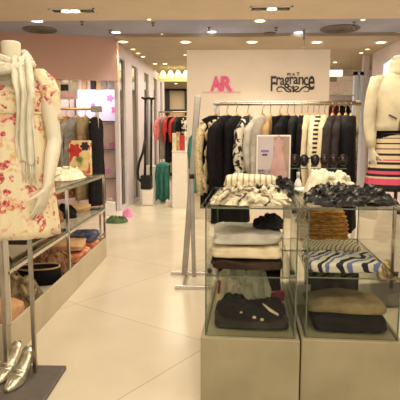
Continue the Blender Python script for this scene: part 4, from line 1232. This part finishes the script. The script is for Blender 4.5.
bk = thing('handbag', 'black open-topped bag with a pale rim on the rack base', 'handbag', (xr - .18, 3.50, Z1), R(14))
bk.scale = (.9, .95, .8)
rings = [ring_(.15, .085, 0, 40, .02, 5, e=.8), ring_(.172, .10, .05, 40, .03, 5, e=.8), ring_(.165, .10, .15, 40, e=.8), ring_(.155, .09, .155, 40, e=.8), ring_(.145, .08, .10, 40, e=.8), ring_(.12, .065, .06, 40, e=.8)]
bb = MB().loft(rings).build('bag_body', M['black'], bk)
rg = ring_(.162, .097, .155, 40, e=.8); MB().tube([Vector(p) for p in rg] + [Vector(rg[0])], .008, 8).build('rim', M['tan'], bb)
put('heaped_knit', crumple(.44, .40, .20, 46, freq=12, folds=22, fr=.018), M['olive_knit'], 'olive brown chunky knit heaped on the near rack base', 'knitwear', (xr - .24, 3.10, Z1), 0, GS)
put('folded_blouse', soft_slab(.46, .22, .12, 47, .016, 3), M['peach'], 'peach folded blouse at the near end of the rack base', 'folded blouse', (xr - .25, 2.72, Z1), 0, GS)
put('folded_jacket', crumple(.20, .34, .26, 48, freq=9), M['black'], 'black jacket heaped at the back of the rack base behind the black bag', 'jacket', (xr - .46, 3.46, Z1), 0, GS)
# middle shelf
put('folded_sweater', soft_slab(.38, .42, .055, 51, .006, 2, .6), M['tan'], 'tan folded sweater at the far end of the middle rack shelf', 'folded sweater', (xr - .27, 4.60, Z2), 0, GS)
put('handbag', crumple(.26, .20, .10, 52, freq=9), M['black'], 'black soft bag on the middle rack shelf before the tan sweater', 'handbag', (xr - .22, 4.22, Z2), .2, GS)
put('scarf', crumple(.34, .42, .20, 53, freq=9), M['brown'], 'brown print scarf heaped on the middle rack shelf', 'scarf', (xr - .30, 3.90, Z2), 0, GS)
put('folded_blouse', soft_slab(.36, .40, .09, 54, .012, 3), M['dark_brown'], 'dark brown folded top on the near middle rack shelf', 'folded blouse', (xr - .24, 3.25, Z2), 0, GS)
# top shelf
put('heaped_knit', crumple(.42, .62, .095, 55, freq=11), M['ivory'], 'ivory knit heaped on the glass top of the left rack', 'knitwear', (xr - .25, 4.30, Z3), 0, GS)
tb = thing('print_bag', 'paper bag with a big red flower print standing on the left rack', 'paper bag', (atY(81, 160, 4.74).x, 4.73, Z3))
M['print'] = two_tone('flower_print_paper', [(0.28, (96, 120, 60)), (0.42, (226, 196, 130)), (0.55, (236, 214, 160)), (0.64, (206, 60, 62)), (0.8, (160, 30, 40))], 9, .5, 1, bump=0)
MB().box(-.10, .10, -.04, .04, 0, .33).build('bag_sides', M['print'], tb, False, .003)
for s in (-1, 1): MB().tube([(-.045, .03 * s, .325), (-.04, .03 * s, .37), (0, .03 * s, .392), (.04, .03 * s, .37), (.045, .03 * s, .325)], .004, 6).build('bag_handle', M['brown'], tb)
mb = MB()
for cx_, cz_, r in ((-.045, .235, .062), (.055, .275, .04)):
    rr = [(cx_ + r * (1 + .18 * math.cos(6 * a)) * math.cos(a), cz_ + r * (1 + .18 * math.cos(6 * a)) * math.sin(a)) for a in [2 * PI * k / 36 for k in range(36)]]
    mb.mi = 0 if cx_ < 0 else 1
    mb.loft([[(x, -.043, z) for x, z in rr], [(x, -.040, z) for x, z in rr]])
mb.build('flower_print', [M['red'], M['dark']], tb, False)

# ------------------------------------------------------------------ clothes rail in the left recess
LY = 5.75
zl = atY(78, 109, LY).z; xa, xb = -2.6, atY(100, 109, LY).x
lr = thing('clothes_rack', 'brass toned clothes rail of dresses behind the floral mannequin', 'clothes rack', ((xa + xb) / 2, LY, 0))
lx = (xa + xb) / 2; l2 = (xb - xa) / 2
MB().tube([(-l2, 0, zl), (l2, 0, zl)], .014, 12).build('rail', M['gold'], lr)
for s in (-1, 1):
    MB().bar((s * (l2 - .03), 0, .02), (s * (l2 - .03), 0, zl), .024, .024).build('upright', M['chrome'], lr, False, .002)
    MB().bar((s * (l2 - .03), -.25, .015), (s * (l2 - .03), .25, .015), .03, .03).build('foot_bar', M['chrome'], lr, False, .002)
MB().box(l2 - .10, l2 + .02, -.03, .03, zl - .035, zl + .03).build('end_bracket', M['steel'], lr, False, .004)
ZL = 'garments on the left clothes rail'
for i, (px, nm, lab, rz, ln, mt, wd, th, sl, fl) in enumerate((
    (50, 'dress', 'tan dress hanging nearest the mannequin arm on the left rail', 60, 1.0, 'tan', .19, .05, 0, 1.2),
    (59, 'blouse', 'dark blouse hanging high beside the mannequin arm on the left rail', 60, .62, 'charcoal', .18, .05, .4, 1.1),
    (66, 'dress', 'brown print dress hanging left of the grey cardigan', 62, 1.05, 'brown', .18, .05, 0, 1.2),
    (77, 'cardigan', 'grey cardigan hanging behind the flower print bag', 40, .78, 'grey', .19, .05, .5, 1.1),
    (85, 'dress', 'beige dress hanging between grey cardigan and long black dress', 68, 1.05, 'taupe', .17, .045, 0, 1.2),
    (95.5, 'dress', 'long black dress at the right end of the left rail', 74, 1.12, 'black', .15, .045, 0, 1.15))):
    p = atY(px, 109, LY); loc = (p.x, LY, zl + .008)
    garment(nm, nm, lab, loc, R(rz), ln, mt, ZL, wd, th, sl, fl, 100 + i)
    hanger(loc, R(rz), 'pale wooden hanger holding the ' + lab.split(' hanging')[0].split(' at ')[0], 'hangers on the left clothes rail')
hs = atY(69, 99.5, LY)
hb = thing('card_sign', 'small pale photo card standing on the left clothes rail', 'sign', (hs.x, LY - .006, hs.z))
MB().box(-.105, .105, 0, .012, 0, .19).build('card', M['light_grey'], hb, False)
MB().box(-.09, .0, -.003, 0, .10, .17).build('card_photo', M['charcoal'], hb, False)
MB().box(-.085, .09, -.003, 0, .025, .075).build('card_strip', M['pink_pale'], hb, False)
MB().tube([(0, .006, 0), (0, .006, zl - hs.z + .014)], .006, 8).build('card_stem', M['steel'], hb)

# things on the floor beyond the rack
p = atZ(117, 222, 0); put('scarf', crumple(.34, .30, .09, 61), M['green'], 'dark green cloth lying on the floor past the left rack', 'cloth', (p.x, p.y, 0), 0)
p = atZ(124, 219, 0); put('pink_cloth', crumple(.16, .14, .14, 62, 50, 16), M['pink_flower'], 'small pink cloth bundle on the floor by the corridor wall', 'cloth', (p.x + .02, p.y + .20, 0), 0)
p = atZ(110, 215, 0)
wbag = thing('paper_bag', 'white paper bag standing on the floor by the pink panel', 'paper bag', (p.x, p.y, 0), .2)
MB().loft([[(-.09, -.06, 0), (.09, -.06, 0), (.09, .06, 0), (-.09, .06, 0)], [(-.09, -.05, .22), (.085, -.05, .20), (.085, .05, .20), (-.09, .05, .22)]]).build('bag_sides', M['white'], wbag, False, .004)
for s in (-1, 1): MB().tube([(-.04, .05 * s, .20), (-.03, .05 * s, .26), (.03, .05 * s, .26), (.04, .05 * s, .195)], .004, 6).build('bag_handle', M['cream'], wbag)

# ------------------------------------------------------------------ steamer-like machine and boxes by the corridor wall
vp = atZ(146, 205, 0)
vc = thing('garment_steamer', 'upright machine with two black flat-headed poles and a curved hose by the mirrors', 'garment steamer', (vp.x, vp.y, 0))
vY = vp.y


def vr(px, py, dy=0): q = atY(px, py, vY + dy); return (q.x - vp.x, dy, q.z)


a, b = vr(141, 175), vr(152, 189)
MB().box(a[0], b[0], -.10, .12, b[2], a[2]).build('motor_box', M['black_gloss'], vc, False, .02)
MB().box(a[0] + .02, b[0] + .03, -.09, .13, 0, b[2]).build('tank', M['white'], vc, False, .02)
for px, side in ((145.5, -1), (151.5, 1)):
    t0 = vr(px, 98, .05); bt = vr(px - .5, 178, .03)
    po = MB().tube([bt, t0], .022, 10).build('pole', M['black_gloss'], vc)
    q0, q1 = vr(px - 4, 97.5, .05), vr(px + 4, 101, .05)
    MB().tube([(q0[0], .05, q0[2]), (t0[0], .05, t0[2] - .02), (q1[0], .05, q0[2])], [.022, .034, .022], 10, .8).build('pole_head', M['black_gloss'], po)
MB().tube([vr(145, 140, -.01), vr(143, 152, -.04), vr(139, 163, -.05), vr(137.6, 172, -.05), vr(138.5, 179, -.05), vr(142, 182, -.03)], .024, 12, fold=lambda i, a: 0).build('hose', M['black_gloss'], vc)

wy = atZ(181, 208, 0).y
a, b = atY(172, 152, wy), atY(190, 152, wy)
wc = thing('white_cabinet', 'white box counter at the left end of the sign partition', 'cabinet', ((a.x + b.x) / 2, wy, 0))
hw_ = (b.x - a.x) / 2
MB().box(-hw_, hw_, 0, .40, 0, a.z).build('cabinet_body', M['white'], wc, False, .006)
MB().box(-hw_ - .005, hw_ + .005, -.008, .405, a.z, a.z + .02).build('cabinet_top', M['white'], wc, False, .004)
for k, (px, w_, h_, mt, lab) in enumerate(((174.5, .04, .30, 'cream', 'cream upright folder standing on the white box counter, left'), (178, .035, .32, 'tan', 'tan upright folder standing on the white box counter, middle'), (182.5, .05, .26, 'red', 'dark red bag standing on the white box counter'), (187, .05, .32, 'white', 'white upright box standing on the white box counter, right'))):
    q = atY(px, 150, wy + .1); t = thing('file_box' if k != 2 else 'gift_bag', lab, 'box' if k != 2 else 'bag', (q.x, wy + .15, a.z + .021), 0)
    MB().box(-w_ * .92, w_ * .92, -.07, .07, 0, h_).build('box_body', M[mt], t, False, .004)
    if k == 2: MB().tube([(-.03, 0, h_), (-.02, 0, h_ + .06), (.02, 0, h_ + .06), (.03, 0, h_)], .005, 6).build('bag_handle', M['red'], t)
    else: MB().box(-w_ * .5, w_ * .5, -.074, -.07, h_ * .55, h_ * .75).build('spine_label', M['light_grey'], t, False)
# second white box with teal cloth draped over it
by = atZ(150, 205, 0).y + .25
a, b = atY(143, 167, by), atY(166, 167, by)
wb2 = thing('white_box', 'white low box under the teal cloth by the corridor mirrors', 'box', ((a.x + b.x) / 2, by, 0)); h2 = (b.x - a.x) / 2
MB().box(-h2, h2, 0, .3, 0, a.z).build('box_body', M['white'], wb2, False, .006)
MB().box(-h2 - .004, h2 + .004, -.004, .304, a.z, a.z + .015).build('box_lid', M['white'], wb2, False, .003)
c0_, c1_ = atY(156, 164, by).x, atY(169, 164, by).x


def drape(u, v):
    x = c0_ + (c1_ - c0_) * u + .02 * nz(u * 3, v * 3, 7)
    if v < .3: y = by + .28 - .30 * v / .3; z = a.z + .03 + .05 * math.sin(PI * u) * (1 - v)
    else: y = by - .03 - .03 * math.sin(u * 17 + v * 2) * min(1, (v - .3) * 3); z = a.z + .03 - (a.z - .02) * (v - .3) / .7 * (1 - .05 * math.sin(u * 9))
    return (x, y, z)


mb = MB(); mb.grid(drape, 40, 40)
tag(mb.build('teal_cloth', M['teal'], None, solid=.012), 'teal cloth draped over the low white box by the corridor', 'cloth')
p = atY(199.5, 130, 7.0)
pk = thing('wall_peg', 'small steel peg on the partition behind the lace cardigan', 'wall peg', (p.x + .02, PY, p.z))
MB().tube([(0, 0, 0), (0, -.22, .01), (0, -.24, .03)], .008, 8).build('peg_arm', M['steel'], pk)
garment('coat', 'coat', 'teal coat hanging on the partition behind the lace cardigan', (p.x + .02, 7.10, p.z + .10), R(20), 1.0, 'teal', 'coats on the partition', .14, .05, .4, 1.1, 201)

# far rack of red and pink clothes
FY = 9.9
xa, xb = atY(159, 112, FY).x, atY(188, 112, FY).x; zf = atY(170, 112, FY).z
frk = thing('clothes_rack', 'far clothes rail of red and dark garments down the corridor', 'clothes rack', ((xa + xb) / 2, FY, 0)); f2 = (xb - xa) / 2
MB().tube([(-f2, 0, zf), (f2, 0, zf)], .014, 10).build('rail', M['gold'], frk)
for s in (-1, 1): MB().bar((s * f2, 0, 0), (s * f2, 0, zf), .025, .025).build('upright', M['chrome'], frk, False)
for i, (px, mt, ln, lab) in enumerate(((162, 'pink', .55, 'pink blouse at the left end of the far rail'), (165.5, 'grey', .95, 'grey dress second on the far rail'), (169, 'red', .40, 'short red top on the far rail'), (172, 'black', 1.0, 'long black dress on the far rail'), (176, 'red', .42, 'red top in the middle of the far rail'), (179, 'charcoal', .85, 'charcoal jacket on the far rail'), (183, 'black', .8, 'black jacket on the far rail near the white counter'), (186.5, 'bw', .9, 'black and cream dress at the right end of the far rail'))):
    p = atY(px, 112, FY); loc = (p.x, FY, zf + .006)
    garment('blouse' if ln < .6 else 'dress', 'garment', lab, loc, R(50 + 7 * (i % 3)), ln, mt, 'garments on the far rail', .17, .045, .35 if ln < .9 else 0, 1.1, 300 + i)
    hanger(loc, R(50 + 7 * (i % 3)), 'wooden hanger holding the ' + lab, 'hangers on the far rail')
# far rack seen through the right opening
FY2 = 10.6
xa, xb = atY(328, 101, FY2).x, atY(352, 101, FY2).x; zf = atY(340, 101, FY2).z
fr2 = thing('clothes_rack', 'far clothes rail glimpsed between the partition and the lilac wall', 'clothes rack', ((xa + xb) / 2, FY2, 0)); f2 = (xb - xa) / 2
MB().tube([(-f2, 0, zf), (f2, 0, zf)], .014, 10).build('rail', M['gold'], fr2)
for s in (-1, 1): MB().bar((s * f2, 0, 0), (s * f2, 0, zf), .025, .025).build('upright', M['chrome'], fr2, False)
for i, (px, mt, ln, lab) in enumerate(((332, 'brown', .8, 'brown print garment behind the hanging framed sign'), (337, 'red_ink', .7, 'raspberry garment behind the hanging framed sign'), (342, 'charcoal', .9, 'charcoal garment right of the raspberry one'), (347, 'black', .9, 'black garment at the right end of that far rail'))):
    p = atY(px, 101, FY2); loc = (p.x, FY2, zf + .006)
    garment('dress', 'garment', lab, loc, R(55), ln, mt, 'garments on the far right rail', .17, .045, .35, 1.1, 400 + i)
    hanger(loc, R(55), 'wooden hanger holding the ' + lab, 'hangers on the far right rail')
